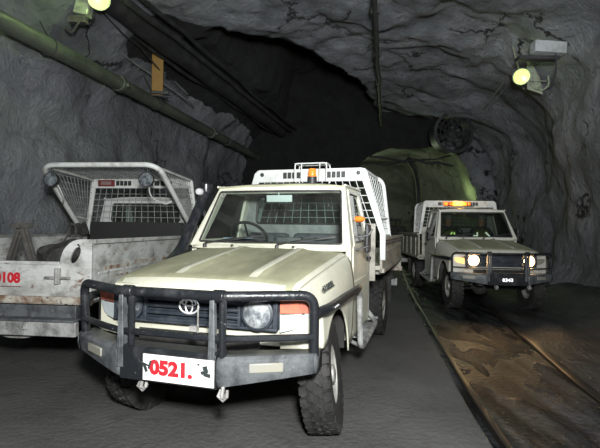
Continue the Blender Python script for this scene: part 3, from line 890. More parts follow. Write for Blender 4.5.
    b.quadmesh((XH, -0.86, 1.50), (XH, 0.86, 1.50), (XH, q - 0.05, zt - 0.15), (XH, -q + 0.05, zt - 0.15), 16, 6, 0.0045)
    b.build('window_guard_mesh', M['mesh_wire'] if cfg['pre'] == 'c' else cage_m, cage)
    if cfg['pre'] == 'a':
        # beacon and its guard
        b = B()
        b.lathe([(0.05, -0.05), (0.055, -0.03), (0.048, -0.025), (0.048, 0.03), (0.040, 0.05), (0.0005, 0.055)], (-1.955, 0.11, 2.11), 'z', 16)
        bc = b.build('beacon', M['amber'], root)
        b = B(); b.lathe([(0.06, -0.20), (0.055, -0.045), (0.0005, -0.04)], (-1.955, 0.11, 2.11), 'z', 14); b.build('beacon_base', M['black_plastic'], bc)
        b = B()
        for x in (-1.88, -2.06):
            b.tube(fillet([(x, -0.08, 2.00), (x, -0.08, 2.215), (x, 0.30, 2.215), (x, 0.30, 2.00)], 0.03, 4), 0.008, 6)
        for y in (-0.08, 0.0, 0.22, 0.30):
            b.tube([(-1.88, y, 2.215), (-2.06, y, 2.215)], 0.007, 6)
        b.tube([(-1.88, 0.0, 2.0), (-1.88, 0.0, 2.215)], 0.006, 6); b.tube([(-1.88, 0.22, 2.0), (-1.88, 0.22, 2.215)], 0.006, 6)
        b.build('beacon_guard', M['white_metal'], bc)
    if cfg['pre'] == 'b':
        b = B()
        b.box((-1.985, -0.03, 2.005), (0.06, 0.66, 0.02))
        lb = b.build('light_bar', M['black_plastic'], root, bevel=0.004)
        segs = [(-0.33, 0.10, 'amber_dim'), (-0.215, 0.09, 'amber'), (-0.105, 0.11, 'amber_bright'), (0.01, 0.10, 'amber_bright'), (0.11, 0.075, 'amber_dim'), (0.20, 0.07, 'amber')]
        for y, w, mm in segs:
            b = B(); b.box((-1.98, y, 2.06), (0.07, w * 0.9, 0.085)); b.build('amber_lens', M[mm], lb, bevel=0.012)
    if cfg['pre'] == 'c':
        for s in (1, -1):
            b = B()
            c = (xt + 0.06, s * 0.655 + 0.035, 2.06)
            b.lathe([(0.0005, 0.10), (0.05, 0.095), (0.085, 0.05), (0.095, 0.0), (0.098, -0.03), (0.088, -0.035)], c, 'x', 20)
            b.tube([(c[0] + 0.03, c[1], c[2] + 0.09), (c[0] + 0.0, c[1], zr)], 0.012, 6)
            sl = b.build('work_light', M['black_plastic'], cage)
            b = B(); b.lathe([(0.0005, -0.045), (0.05, -0.040), (0.088, -0.028)], c, 'x', 20); b.bm.verts.ensure_lookup_table(); b.build('lens', M['lens_dark'], sl)
            b = B(); b.tube(fillet([(c[0] + 0.08, c[1], c[2]), (c[0] + 0.2, c[1] - 0.05 * s, c[2] - 0.22), (c[0] + 0.40, c[1] + 0.10 * s, c[2] - 0.30), (c[0] + 0.45, c[1] + 0.16 * s, c[2] - 0.25)], 0.15, 5), 0.010, 6)
            b.build('light_cable', M['white_metal'], sl)
        b = B(); b.box((XH - 0.03, 0.57, 2.125), (0.02, 0.27, 0.10)); sg = b.build('red_sign', M['red_sign'], cage, bevel=0.004)
        b = B(); b.box((XH - 0.042, 0.57, 2.125), (0.004, 0.17, 0.055)); b.build('sign_face', M['sign_face'], sg)
    return root

truckA = make_truck('a', (-0.538, 3.539, -1.867), 'nearest cream tray truck facing forward with black bull bar and red 0521 plate, unlit headlights',
    dict(pre='a', tray='tray_dirty', cage_m='white_metal', tray_top=1.37, plate=('0521.', 0.47, 0.155, 'plate_white', 0.112, 'red_paint', 0.0065), badge=True, ridge=True, steer=R(-10),
         tray_bot=0.96, x1=-4.75, leg_bot=1.10, cage=dict(zt=2.17, xf=-2.60, xt=-2.70, zr=2.12, hw=0.70, yt=0.80, dy=0.045)))
truckB = make_truck('b', (3.553, 8.523, -1.639), 'farther tray truck on the track with glowing headlights and lit amber roof bar',
    dict(pre='b', tray='tray_dirty', cage_m='b_cage' if 'b_cage' in M else 'cage_worn', tray_top=1.37, plate=('0343', 0.30, 0.08, 'plate_black', 0.078, 'letter_white', 0.002), lit=True, glass='glass_dark',
         cage=dict(zt=2.13, xf=-2.70, xt=-2.90, zr=2.10)))
truckC = make_truck('c', (-2.267, 9.17, R(84)), 'worn white tray truck seen from behind with red 0108 on its tailgate',
    dict(pre='c', tray='tray_worn', cage_m='cage_worn', tray_top=1.335, plate=('', 0.36, 0.10, 'plate_black', 0.115, 'letter_white', 0.004), tail_text='0108',
         cage=dict(zt=2.20, xf=-2.15, xt=-3.30, zr=2.245, rad=0.20, rt=0.034, yt=0.80)))

def local(P, p):
    a = P[2]; fx, fy = math.cos(a), math.sin(a)
    return (P[0] + p[0] * fx - p[1] * fy, P[1] + p[0] * fy + p[1] * fx, p[2])
PA, PB_, PC = (-0.538, 3.539, -1.867), (3.553, 8.523, -1.639), (-2.267, 9.17, R(84))

# ------------------------------------------------------------------ load in the left tray
t = empty('trestle', local(PC, (-4.70, -0.02, 0.865)), PC[2])
tag(t, 'dark A-shaped trestle standing in the tray of the 0108 truck', 'trestle')
for s in (-1, 1):
    for xx in (-0.03, 0.03):
        b = B(); b.tube([(xx, s * 0.20, 0.0), (xx * 0.8, s * 0.012, 0.57)], 0.026, 4); b.build('leg', M['wood_dark'], t, bevel=0.004)
b = B(); b.box((0, 0, 0.585), (0.22, 0.08, 0.05)); b.build('top_beam', M['wood_dark'], t, bevel=0.006)
t = empty('canvas_bag', local(PC, (-3.35, 0.30, 0.865)), PC[2])
tag(t, 'dark lumpy canvas bag lying in the tray of the 0108 truck', 'bag')
b = B()
bmesh.ops.create_icosphere(b.bm, subdivisions=4, radius=1.0)
for v in b.bm.verts:
    k = 1 + 0.28 * noise.noise(v.co * 1.7) + 0.08 * noise.noise(v.co * 5)
    v.co = Vector((v.co.x * 0.30 * k, v.co.y * 0.42 * k, max(0.0, 0.19 + v.co.z * 0.22 * k)))
b.build('bag_body', M['debris'], t)
b = B(); b.tube(fillet([(0.0, -0.15, 0.36), (0.0, -0.10, 0.46), (0, 0.08, 0.47), (0, 0.14, 0.36)], 0.06), 0.014, 6); b.build('carry_handle', M['debris'], t)
t = empty('work_jacket', local(PC, (-2.28, 0.86, 1.345)), PC[2])
tag(t, 'dark crumpled work jacket draped over the tray side beside the cage foot', 'jacket')
b = B()
rows = []
for i in range(17):
    a = i / 16
    rows.append([])
    for j in range(9):
        u = (j / 8 - 0.5) * 0.34
        ang = (a - 0.5) * PI
        w = 0.10 + 0.02 * noise.noise(Vector((a * 5, j * .6, 0)))
        z = 0.13 * math.cos(ang) if abs(a - .5) < .25 else 0.13 * math.cos(ang) - 0.22 * (abs(a - .5) - .25)
        rows[-1].append((-u - 0.1, w * math.sin(ang) * 0.7 - 0.02, z + 0.05 * noise.noise(Vector((a * 3, j * .5, 4))) + 0.015))
b.grid(rows)
b.build('jacket_body', M['debris'], t, solid=0.02)

# ------------------------------------------------------------------ two people in the far cab
def person(P, seat, label, reach, side):
    root = empty('person', local(P, (seat[0], seat[1], 0.985)), P[2])
    tag(root, label, 'person', 'people in the cab')
    sk = {}
    V = [(0, 0, 0.10), (0.02, 0, 0.28), (0.03, 0, 0.46), (0.05, 0, 0.54), (0.07, 0, 0.60), (0.085, 0, 0.68), (0.09, 0, 0.755)]
    Rr = [0.15, 0.145, 0.155, 0.07, 0.06, 0.088, 0.070]
    Ed = [(0, 1), (1, 2), (2, 3), (3, 4), (4, 5), (5, 6)]
    for s in (-1, 1):
        n = len(V)
        V += [(0.03, s * 0.17, 0.46), (0.16, s * 0.23, 0.27), (reach[0] - 0.06, s * 0.17 + side, reach[1] - 0.02), (reach[0], s * 0.16 + side, reach[1])]
        Rr += [0.065, 0.048, 0.030, 0.034]
        Ed += [(2, n), (n, n + 1), (n + 1, n + 2), (n + 2, n + 3)]
        h = n + 3
        for f in range(4):
            m = len(V)
            y = s * 0.16 + side + (f - 1.5) * 0.021
            V += [(reach[0] + 0.045, y, reach[1] + 0.005), (reach[0] + 0.065 + 0.004 * (1 - abs(f - 1.3)), y, reach[1] - 0.025)]
            Rr += [0.010, 0.008]
            Ed += [(h, m), (m, m + 1)]
        m = len(V)
        V += [(reach[0] + 0.01, s * 0.16 + side - s * 0.045, reach[1] - 0.01), (reach[0] + 0.04, s * 0.16 + side - s * 0.05, reach[1] - 0.03)]
        Rr += [0.011, 0.009]
        Ed += [(h, m), (m, m + 1)]
        n = len(V)
        V += [(0.03, s * 0.10, 0.07), (0.42, s * 0.13, 0.075), (0.55, s * 0.13, -0.28), (0.66, s * 0.13, -0.32)]
        Rr += [0.10, 0.065, 0.045, 0.04]
        Ed += [(0, n), (n, n + 1), (n + 1, n + 2), (n + 2, n + 3)]
    me = bpy.data.meshes.new('body')
    me.from_pydata(V, Ed, [])
    o = bpy.data.objects.new('body', me); COL.objects.link(o); o.parent = root
    me.materials.append(M['work_cloth']); 
    md = o.modifiers.new('skin', 'SKIN')
    for i, v in enumerate(me.skin_vertices[0].data):
        v.radius = (Rr[i], Rr[i] * (1.15 if i in (1, 2) else 1))
        v.use_root = (i == 0)
    md.use_smooth_shade = True
    ss = o.modifiers.new('sub', 'SUBSURF'); ss.levels = ss.render_levels = 2
    # bake so that the head and hands can take a skin colour
    dg = bpy.context.evaluated_depsgraph_get()
    m2 = bpy.data.meshes.new_from_object(o.evaluated_get(dg))
    o.modifiers.clear(); o.data = m2
    m2.materials.clear(); m2.materials.append(M['work_cloth']); m2.materials.append(M['hazard_skin'])
    for v in m2.vertices:      # shape a face: brow, nose, chin
        c = v.co
        if c.z > 0.60 and c.x > 0.12:
            if abs(c.y) < 0.018 and 0.655 < c.z < 0.70: c.x += 0.022
            if abs(abs(c.y) - 0.03) < 0.016 and 0.69 < c.z < 0.715: c.x -= 0.010
    for p in m2.polygons:
        p.use_smooth = True
        if p.center.z > 0.56 or p.center.x > reach[0] - 0.02 and p.center.z > 0.15: p.material_index = 1
    b = B()
    b.lathe([(0.125, 0.715), (0.108, 0.72), (0.106, 0.76), (0.090, 0.80), (0.055, 0.826), (0.0005, 0.832)], (0.085, 0, 0), 'z', 20)
    b.box((0.19, 0, 0.717), (0.08, 0.14, 0.008))
    b.build('hard_hat', M['helmet'], root, solid=0.004)
    b = B()
    b.grid([[(0.03 + (0.185 if z < .45 else 0.13) * math.cos(a), (0.20 if z < .48 else 0.17) * math.sin(a), z) for a in [PI * (k / 10 - 0.5) for k in range(11)]] for z in (0.15, 0.28, 0.40, 0.50)])
    vs = b.build('safety_vest', M['vest'], root, solid=0.004)
    return root, vs

p1, v1 = person(PB_, (-1.60, -0.38), 'person in dark work clothes driving the truck with lit headlights, yellow reflector on chest', (0.34, 0.36), 0.0)
b = B(); b.lathe([(0.0005, 0.012), (0.045, 0.010), (0.052, 0.0)], (0.23, 0.06, 0.38), 'x', 16); b.box((0.225, -0.12, 0.345), (0.006, 0.12, 0.035))
b.build('reflective_patch', M['hivis_yellow'], v1)
p2, v2 = person(PB_, (-1.60, 0.33), 'person with white reflective stripes sitting on the passenger side of the truck with lit headlights', (0.36, 0.20), -0.02)
b = B(); b.box((0.225, 0.09, 0.38), (0.006, 0.13, 0.030), (-0.8, 'X')); b.box((0.225, -0.13, 0.38), (0.006, 0.028, 0.09)); b.box((0.225, -0.18, 0.35), (0.006, 0.07, 0.024))
b.build('reflective_stripe', M['reflective'], v2)

# ------------------------------------------------------------------ the tunnel
def cave_mat(name, base, base2, dark, scale_bump, cracks=True, brush=(0, 0, 0), wetness=0.85):
    m = bpy.data.materials.new(name); m.use_nodes = True
    nt = m.node_tree; L = nt.links.new
    bs = nt.nodes['Principled BSDF']
    bs.inputs['Roughness'].default_value = wetness
    geo = _n(nt, 'ShaderNodeTexCoord')
    at = _n(nt, 'ShaderNodeAttribute'); at.attribute_name = 'rock'
    def nz(sc, det=8, dist=0.0, rough=0.6):
        n = _n(nt, 'ShaderNodeTexNoise'); n.inputs['Scale'].default_value = sc; n.inputs['Detail'].default_value = det
        n.inputs['Distortion'].default_value = dist; n.inputs['Roughness'].default_value = rough
        L(geo.outputs['Object'], n.inputs['Vector']); return n
    def mr(src, a, b_, c=0.0, d=1.0):
        n = _n(nt, 'ShaderNodeMapRange'); n.inputs['From Min'].default_value = a; n.inputs['From Max'].default_value = b_
        n.inputs['To Min'].default_value = c; n.inputs['To Max'].default_value = d; L(src, n.inputs['Value']); return n.outputs[0]
    def mix(f, a, b_):
        n = _n(nt, 'ShaderNodeMix', data_type='RGBA'); L(f, n.inputs[0])
        for i, v in ((6, a), (7, b_)):
            if isinstance(v, tuple): n.inputs[i].default_value = (*v, 1)
            else: L(v, n.inputs[i])
        return n.outputs[2]
    n1 = nz(0.55, 8, 0.6); n2 = nz(2.4, 10, 0.4); n3 = nz(7, 8, 1.0)
    c = mix(mr(n1.outputs[0], 0.40, 0.62), base, base2)
    c = mix(mr(n2.outputs[0], 0.56, 0.74, 0, 0.55), c, tuple(x * 0.35 for x in base2))
    c = mix(mr(n3.outputs[0], 0.62, 0.70, 0, 0.6), c, tuple(x * 0.25 for x in base2))
    if cracks:
        wp = nz(0.9, 6, 0.2)
        vm = _n(nt, 'ShaderNodeVectorMath', operation='MULTIPLY_ADD')
        L(wp.outputs['Color'], vm.inputs[0]); vm.inputs[1].default_value = (1.6, 1.6, 1.6); L(geo.outputs['Object'], vm.inputs[2])
        vo = _n(nt, 'ShaderNodeTexVoronoi', feature='DISTANCE_TO_EDGE'); vo.inputs['Scale'].default_value = 0.42
        L(vm.outputs[0], vo.inputs['Vector'])
        mk = nz(0.5, 3); 
        ck = mr(vo.outputs['Distance'], 0.004, 0.020, 1.0, 0.0)
        mm = _n(nt, 'ShaderNodeMath', operation='MULTIPLY'); L(ck, mm.inputs[0]); L(mr(mk.outputs[0], 0.50, 0.56), mm.inputs[1])
        c = mix(mm.outputs[0], c, (0.006, 0.006, 0.006))
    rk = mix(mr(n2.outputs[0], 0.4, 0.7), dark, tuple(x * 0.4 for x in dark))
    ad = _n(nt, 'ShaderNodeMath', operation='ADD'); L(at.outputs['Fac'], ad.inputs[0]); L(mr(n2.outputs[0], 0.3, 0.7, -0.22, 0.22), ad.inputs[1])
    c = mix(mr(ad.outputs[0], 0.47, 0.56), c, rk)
    L(c, bs.inputs['Base Color'])
    mus = nz(scale_bump * 1.6, 12, 0.9, 0.75); mus2 = nz(scale_bump * 7, 8, 0.5)
    a2 = _n(nt, 'ShaderNodeMath', operation='MULTIPLY_ADD'); L(mus2.outputs[0], a2.inputs[0]); a2.inputs[1].default_value = 0.45; L(mus.outputs[0], a2.inputs[2])
    bp = _n(nt, 'ShaderNodeBump'); bp.inputs['Strength'].default_value = 0.9; bp.inputs['Distance'].default_value = 0.28
    L(a2.outputs[0], bp.inputs['Height']); L(bp.outputs[0], bs.inputs['Normal'])
    return m
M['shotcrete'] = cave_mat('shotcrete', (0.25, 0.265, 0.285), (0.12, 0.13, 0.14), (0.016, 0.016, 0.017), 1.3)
M['green_rock'] = cave_mat('green_rock', (0.22, 0.23, 0.19), (0.10, 0.11, 0.085), (0.03, 0.03, 0.02), 2.6, cracks=True)

def XL(y): return -5.8 + 0.2 * y
def XR(y): return 3.9 + 0.2 * y
HC = 5.5
def nz3(p, s, amp):
    return nvec(Vector(p) * s) * amp
def disp(p, amp=1.0):
    p = Vector(p)
    d = nz3(p, 0.28, 0.45) + nz3(p, 0.8, 0.20) + nz3(p, 2.1, 0.10) + nz3(p, 4.6, 0.055)
    return p + d * amp
BND = [(-4.2, 8.0), (-2.7, 8.2), (-2.0, 8.7), (-0.4, 9.9), (0.72, 11.3), (2.1, 14.0), (3.1, 18.5), (3.2, 22)]
def cav(x, y):   # >0 inside the dark cavity
    yb = interp(BND, x)
    if x > 3.1: return -1.0
    d = (y - yb) * 0.6
    return d
def ss(a, b_, x):
    t_ = max(0, min(1, (x - a) / (b_ - a))); return t_ * t_ * (3 - 2 * t_)
def set_attr(o, vals):
    at = o.data.attributes.new('rock', 'FLOAT', 'POINT')  # mask for dark rock and painted cavity shade; wetness on the floor
    at.data.foreach_set('value', vals)

YS = [-7 + k * 0.125 for k in range(int(24.6 / 0.125) + 1)]
def side_profile(y, s):
    # points from floor to ceiling join for one side (s=-1 left)
    xw = XL(y) if s < 0 else XR(y)
    Rr = 1.9
    pts = [(xw - s * 0.0 + s * 0.0, -0.15 + 0.14 * k) for k in range(27)]
    pts = [(xw - s * (0.35 * ss(0.9, 0.0, z) if s > 0 else 0.15 * ss(0.6, 0, z)), z) for _, z in pts]
    z0 = pts[-1][1]
    for k in range(1, 22):
        a = PI / 2 * k / 21
        pts.append((xw - s * Rr * (1 - math.cos(a)), z0 + (HC - z0) * math.sin(a)))
    return pts
for s, nm in ((-1, 'wall_left'), (1, 'wall_right')):
    b = B(); rows = []; att = []
    for y in YS:
        r = []
        for x, z in side_profile(y, s):
            k = 1.0
            p = disp((x, y, z))
            if z > 5.3: pass
            if s < 0:
                att.append(max(0.25 * ss(13, 17, y) + 0.7 * ss(16.5, 19, y), 1.3 * ss(4.85, 5.15, z - 0.03 * max(0, 12 - y)) * ss(8.0, 8.8, y)))  # far end and high arc darkened; arc carries the cavity's painted shade
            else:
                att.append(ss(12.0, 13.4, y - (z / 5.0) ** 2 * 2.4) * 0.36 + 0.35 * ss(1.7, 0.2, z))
            r.append(p)
        rows.append(r)
    b.grid(rows)
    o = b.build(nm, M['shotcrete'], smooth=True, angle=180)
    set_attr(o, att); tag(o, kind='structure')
b = B(); rows = []; att = []
for y in YS:
    xl = XL(y) + 1.9; xr = XR(y) - 1.9
    r = []
    for k in range(71):
        t_ = k / 70
        x = lerp(xl, xr, t_)
        c = cav(x, y)
        edge = ss(0, 0.10, t_)
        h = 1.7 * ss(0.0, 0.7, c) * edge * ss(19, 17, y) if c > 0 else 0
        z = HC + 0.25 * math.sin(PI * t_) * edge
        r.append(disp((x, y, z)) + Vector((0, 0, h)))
        att.append(1.3 * ss(-0.12, 0.12, c))  # black rock colour that also paints in the cavity's shade
    rows.append(r)
b.grid(rows)
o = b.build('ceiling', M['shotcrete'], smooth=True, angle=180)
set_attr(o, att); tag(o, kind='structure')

# portal wall with arch opening into the next heading
YP = 17.4
pcx, pw, phh = 4.40, 2.45, 4.50
b = B(); rows = []; att = []
def arch_r(a):   # superellipse arch from right foot over to left foot
    c, s_ = math.cos(a), math.sin(a)
    return (pcx + pw * math.copysign(abs(c) ** 0.55, c), phh * max(0, s_) ** 0.55)
NA = 72
for j in range(15):
    t_ = j / 14
    r = []
    for k in range(NA + 1):
        a = PI * k / NA
        x0, z0 = arch_r(a)
        # outer frame box
        c, s_ = math.cos(a), math.sin(a)
        sc = min((4.2 if c > 0 else 8.2) / max(abs(c), 1e-4), 8.2 / max(s_, 1e-4))
        x1, z1 = pcx + c * sc, s_ * sc
        p = Vector((lerp(x0, x1, t_ ** 1.5), YP + (0.5 * (1 - t_) ** 3), lerp(z0, z1, t_ ** 1.5)))
        p = disp(p, 0.8)
        if p.z < -0.1: p.z = -0.1
        r.append(p); att.append(0.40 if x0 > pcx + 0.8 else 0.85)
    rows.append(r)
b.grid(rows)
o = b.build('wall_back', M['shotcrete'], smooth=True, angle=180)
set_attr(o, att); tag(o, kind='structure')
# next heading
b = B(); rows = []; att = []
for j in range(60):
    t_ = j / 59
    y = YP + 0.4 + t_ * 10.0
    cx = pcx - 0.3 + 0.14 * (y - YP) - 0.02 * (y - YP) ** 2
    sc = 1.0 if t_ < 0.86 else math.sqrt(max(0, 1 - ((t_ - 0.86) / 0.14) ** 2)) 
    r = []
    for k in range(61):
        a = PI * k / 60
        c, s_ = math.cos(a), math.sin(a)
        x = cx + (pw + 0.6) * sc * math.copysign(abs(c) ** 0.6, c); z = -0.05 + (phh + 0.7) * sc * max(0, s_) ** 0.6
        r.append(disp((x, y, z), 0.9)); att.append(0.12)
    rows.append(r)
b.grid(rows)
o = b.build('wall_far', M['green_rock'], smooth=True, angle=180)
set_attr(o, att); tag(o, kind='structure')
# closing wall behind the camera
b = B()
b.grid([[disp((x, -6.9, z), 0.8) for x in [XL(-7) - 0.6 + k * 0.4 for k in range(28)]] for z in [-0.2 + 0.4 * k for k in range(17)]])
o = b.build('wall_front', M['shotcrete'], smooth=True); set_attr(o, [0.0] * len(o.data.vertices)); tag(o, kind='structure')

# ------------------------------------------------------------------ floor with two rail channels
GT = [(-7, 1.1), (0, 1.20), (3.07, 1.36), (4.76, 1.63), (7.35, 2.05), (11, 2.65), (16, 3.6), (22, 4.3), (30, 4.6)]
HT = [(-7, 1.9), (0, 2.0), (3.96, 2.62), (5.59, 2.96), (7.43, 3.36), (11, 4.05), (16, 4.9), (22, 5.6), (30, 6.0)]
def smooth_i(tab, y):
    return sum(interp(tab, y + d) for d in (-1.2, -0.8, -0.4, 0, 0.4, 0.8, 1.2)) / 7
fy = [-7 + 0.11 * k for k in range(330)]
b = B(); rows = []; att = []; wetv = []
for y in fy:
    g, h = smooth_i(GT, y), smooth_i(HT, y)
    cols = []
    L0 = XL(min(y, 18)) - 0.8
    for k in range(46): cols.append((lerp(L0, g - 0.085, (k / 45) ** 0.8), 0, 0))
    cols += [(g - 0.075, 0, 1), (g - 0.06, -0.05, 1), (g + 0.045, -0.05, 1), (g + 0.055, 0.0, 1)]
    for k in range(1, 16): cols.append((lerp(g + 0.055, h - 0.07, k / 16), 0, 1))
    cols += [(h - 0.065, 0, 1), (h - 0.055, -0.04, 1), (h + 0.05, -0.04, 1), (h + 0.06, 0, 1)]
    XRR = XR(min(y, 18)) + 0.8
    for k in range(1, 26): cols.append((lerp(h + 0.06, XRR, k / 25), 0, 1))
    r = []
    for x, dz, wt in cols:
        z = dz + 0.018 * noise.noise(Vector((x * 0.7, y * 0.5, 3)))
        if x > h + 0.1:
            z += (0.030 * noise.noise(Vector((x * 3.2, y * 2.6, 8))) + 0.02 * noise.noise(Vector((x * 8, y * 7, 1)))) * ss(h + 0.1, h + 0.5, x)
            z += 0.40 * ss(XR(y) - 1.0, XR(y) + 0.1, x) * ss(17, 15, y)
        elif x > g:
            z -= 0.012 * ss(g + 0.3, g + 0.8, x) * (0.5 + noise.noise(Vector((x * 1.5, y * 0.9, 5))))
        r.append((x, y, z)); wetv.append(wt * (1.0 if x <= h + 0.07 else 0.72) if wt else 0.0)
    rows.append(r)
b.grid(rows)
def floor_mat():
    m = bpy.data.materials.new('floor'); m.use_nodes = True
    nt = m.node_tree; L = nt.links.new
    bs = nt.nodes['Principled BSDF']
    tc = _n(nt, 'ShaderNodeTexCoord')
    at = _n(nt, 'ShaderNodeAttribute'); at.attribute_name = 'rock'
    def nz(sc, det=8, dist=0.0, st=None):
        n = _n(nt, 'ShaderNodeTexNoise'); n.inputs['Scale'].default_value = sc; n.inputs['Detail'].default_value = det; n.inputs['Distortion'].default_value = dist
        if st:
            mp = _n(nt, 'ShaderNodeMapping'); mp.inputs['Scale'].default_value = st; mp.inputs['Rotation'].default_value = (0, 0, 0.2)
            L(tc.outputs['Object'], mp.inputs[0]); L(mp.outputs[0], n.inputs['Vector'])
        else: L(tc.outputs['Object'], n.inputs['Vector'])
        return n.outputs[0]
    def mr(src, a, b_, c=0.0, d=1.0):
        n = _n(nt, 'ShaderNodeMapRange'); n.inputs['From Min'].default_value = a; n.inputs['From Max'].default_value = b_
        n.inputs['To Min'].default_value = c; n.inputs['To Max'].default_value = d; L(src, n.inputs['Value']); return n.outputs[0]
    def mix(f, a, b_):
        n = _n(nt, 'ShaderNodeMix', data_type='RGBA'); L(f, n.inputs[0])
        for i, v in ((6, a), (7, b_)):
            if isinstance(v, tuple): n.inputs[i].default_value = (*v, 1)
            else: L(v, n.inputs[i])
        return n.outputs[2]
    def mul(a, b_):
        n = _n(nt, 'ShaderNodeMath', operation='MULTIPLY'); L(a, n.inputs[0]); L(b_, n.inputs[1]); return n.outputs[0]
    big = nz(0.9, 6, 0.4); mid = nz(5, 8, 0.3); fine = nz(60, 4); pud = nz(1.3, 7, 0.8, (1.6, 0.7, 1)); st = nz(1.6, 5, 0.2, (5, 0.5, 1))
    c = mix(mr(big, 0.35, 0.65), (0.10, 0.10, 0.098), (0.062, 0.062, 0.060))
    c = mix(mr(mid, 0.55, 0.75, 0, 0.6), c, (0.036, 0.035, 0.034))
    c = mix(mr(fine, 0.55, 0.75, 0, 0.5), c, (0.16, 0.16, 0.155))
    w = mix(mr(st, 0.40, 0.62), (0.006, 0.006, 0.007), (0.050, 0.054, 0.058))
    w = mix(mr(mid, 0.5, 0.7, 0, 0.7), w, (0.012, 0.011, 0.010))
    wet = at.outputs['Fac']
    L(mix(wet, c, w), bs.inputs['Base Color'])
    rw = mr(pud, 0.40, 0.62, 0.10, 0.42)
    n = _n(nt, 'ShaderNodeMix', data_type='FLOAT'); L(wet, n.inputs[0]); n.inputs[2].default_value = 0.85; L(rw, n.inputs[3])
    L(n.outputs[0], bs.inputs['Roughness'])
    h = _n(nt, 'ShaderNodeMath', operation='MULTIPLY_ADD'); L(fine, h.inputs[0]); h.inputs[1].default_value = 0.12; L(nz(22, 8, 0.3), h.inputs[2])
    bp = _n(nt, 'ShaderNodeBump'); bp.inputs['Distance'].default_value = 0.035
    L(mr(wet, 0, 1, 0.4, 1.0), bp.inputs['Strength'])
    L(h.outputs[0], bp.inputs['Height']); L(bp.outputs[0], bs.inputs['Normal'])
    return m
o = b.build('floor', floor_mat(), smooth=True, angle=30)
set_attr(o, wetv); tag(o, kind='structure')

for tab, off, w, lab in ((GT, 0.030, 0.024, 'left steel rail sunk in the muddy channel beside the nearest truck'), (HT, -0.0, 0.05, 'right steel rail running under the truck with lit headlights')):
    b = B()
    rows = []
    for k in range(140):
        y = -2 + k * 0.16
        x = smooth_i(tab, y) + off
        rows.append([(x - w, y, -0.05), (x - w, y, 0.006), (x - w * 0.6, y, 0.012), (x + w * 0.6, y, 0.012), (x + w, y, 0.006), (x + w, y, -0.05)])
    b.grid(rows)
    tag(b.build('track_rail', M['rail_steel'], smooth=True), lab, 'rail', 'track rails in the floor')

# ------------------------------------------------------------------ services on the walls and back
def line_pts(p0, p1, n, sag=0.0, wob=0.0, seed=0):
    p0, p1 = Vector(p0), Vector(p1)
    out = []
    for i in range(n + 1):
        t_ = i / n
        p = p0.lerp(p1, t_)
        p.z -= sag * 4 * (t_ * 4 % 1) * (1 - (t_ * 4 % 1)) if sag else 0
        p += nvec(Vector((t_ * 6, seed, 0))) * wob
        out.append(p)
    return out
pipe_z = 4.14
def pipe_x(y): return -3.96 + 0.2 * (y - 6.0)
t = empty('service_pipe', (pipe_x(3.0), 3.0, pipe_z))
tag(t, 'thick green-grey service pipe running along the left wall', 'pipe')
b = B(); b.tube([(pipe_x(y) - pipe_x(3), y - 3, 0) for y in [3 + 0.5 * k for k in range(30)]], 0.125, 20); b.build('pipe_run', M['pipe_green'], t)
for y in (4.2, 8.6, 13.0):
    b = B(); x = pipe_x(y) - pipe_x(3)
    d = Vector((0.2, 1, 0)).normalized()
    b.tube([Vector((x, y - 3, 0)) - d * 0.07, Vector((x, y - 3, 0)) + d * 0.07], 0.155, 16)
    b.box((x + 0.16, y - 3, -0.03), (0.06, 0.10, 0.07))
    b.build('coupling', M['pipe_green'], t, bevel=0.01)
for y in (6.8, 9.9, 14.2):
    b = B(); x = pipe_x(y) - pipe_x(3)
    b.tube([(x + 0.135 * math.cos(a), y - 3, 0.135 * math.sin(a)) for a in [2 * PI * k / 20 for k in range(20)]], 0.012, 6, closed=True)
    b.tube([(x, y - 3, 0.13), (x - 0.35, y - 3, 0.75)], 0.010, 6)
    b.build('hanger', M['cable'], t)
# duct and cables under the ceiling
def bx(y): return -3.1 + 0.25 * (y - 7.5)
defs = [('ventilation_duct', 0.0, 5.12, 0.20, 'cable_dark', 'thick black duct hanging below the ceiling above the service pipe', 'duct'),
        ('power_cable', -0.32, 5.05, 0.045, 'cable', 'black power cable slung left of the black duct', 'cable'),
        ('power_cable', 0.33, 5.14, 0.060, 'cable', 'thick black power cable slung close on the right of the black duct', 'cable'),
        ('power_cable', 0.52, 5.22, 0.040, 'cable_dark', 'thin black power cable slung farthest right of the black duct', 'cable')]
for i, (nm, ox, z, r, mm, lab, cat) in enumerate(defs):
    b = B(); b.tube([p for p in line_pts((bx(6) + ox, 6, z), (bx(17) + ox, 17, z - 0.05), 48, sag=0.05 if r < 0.1 else 0.02, wob=0.05, seed=i * 3.1)], r, 12)
    tag(b.build(nm, M[mm]), lab, cat, 'cables under the left ceiling' if cat == 'cable' else None)
# hanging post
t = empty('hanging_post', (-3.03, 9.55, 4.15)); t.rotation_euler = (0, 0, 0.2)
tag(t, 'rusty yellow post hanging from the ceiling beside the service pipe', 'post')
b = B(); b.box((0, 0, 0.66), (0.23, 0.05, 1.2)); b.box((-0.10, 0.03, 0.66), (0.03, 0.10, 1.2)); b.box((0.10, 0.03, 0.66), (0.03, 0.10, 1.2)); b.build('lower_channel', M['yellow_post'], t, bevel=0.006)
b = B(); b.box((0, 0, 1.62), (0.16, 0.05, 0.95)); b.box((-0.07, 0.03, 1.62), (0.025, 0.09, 0.95)); b.box((0.07, 0.03, 1.62), (0.025, 0.09, 0.95)); b.build('upper_channel', M['cable_grey'], t, bevel=0.005)
b = B(); b.box((0.06, -0.02, 0.10), (0.34, 0.14, 0.06)); b.tube([(-0.12, 0, 0.05), (0.30, 0, 0.05)], 0.02, 8); b.build('pipe_clamp', M['cable'], t, bevel=0.006)
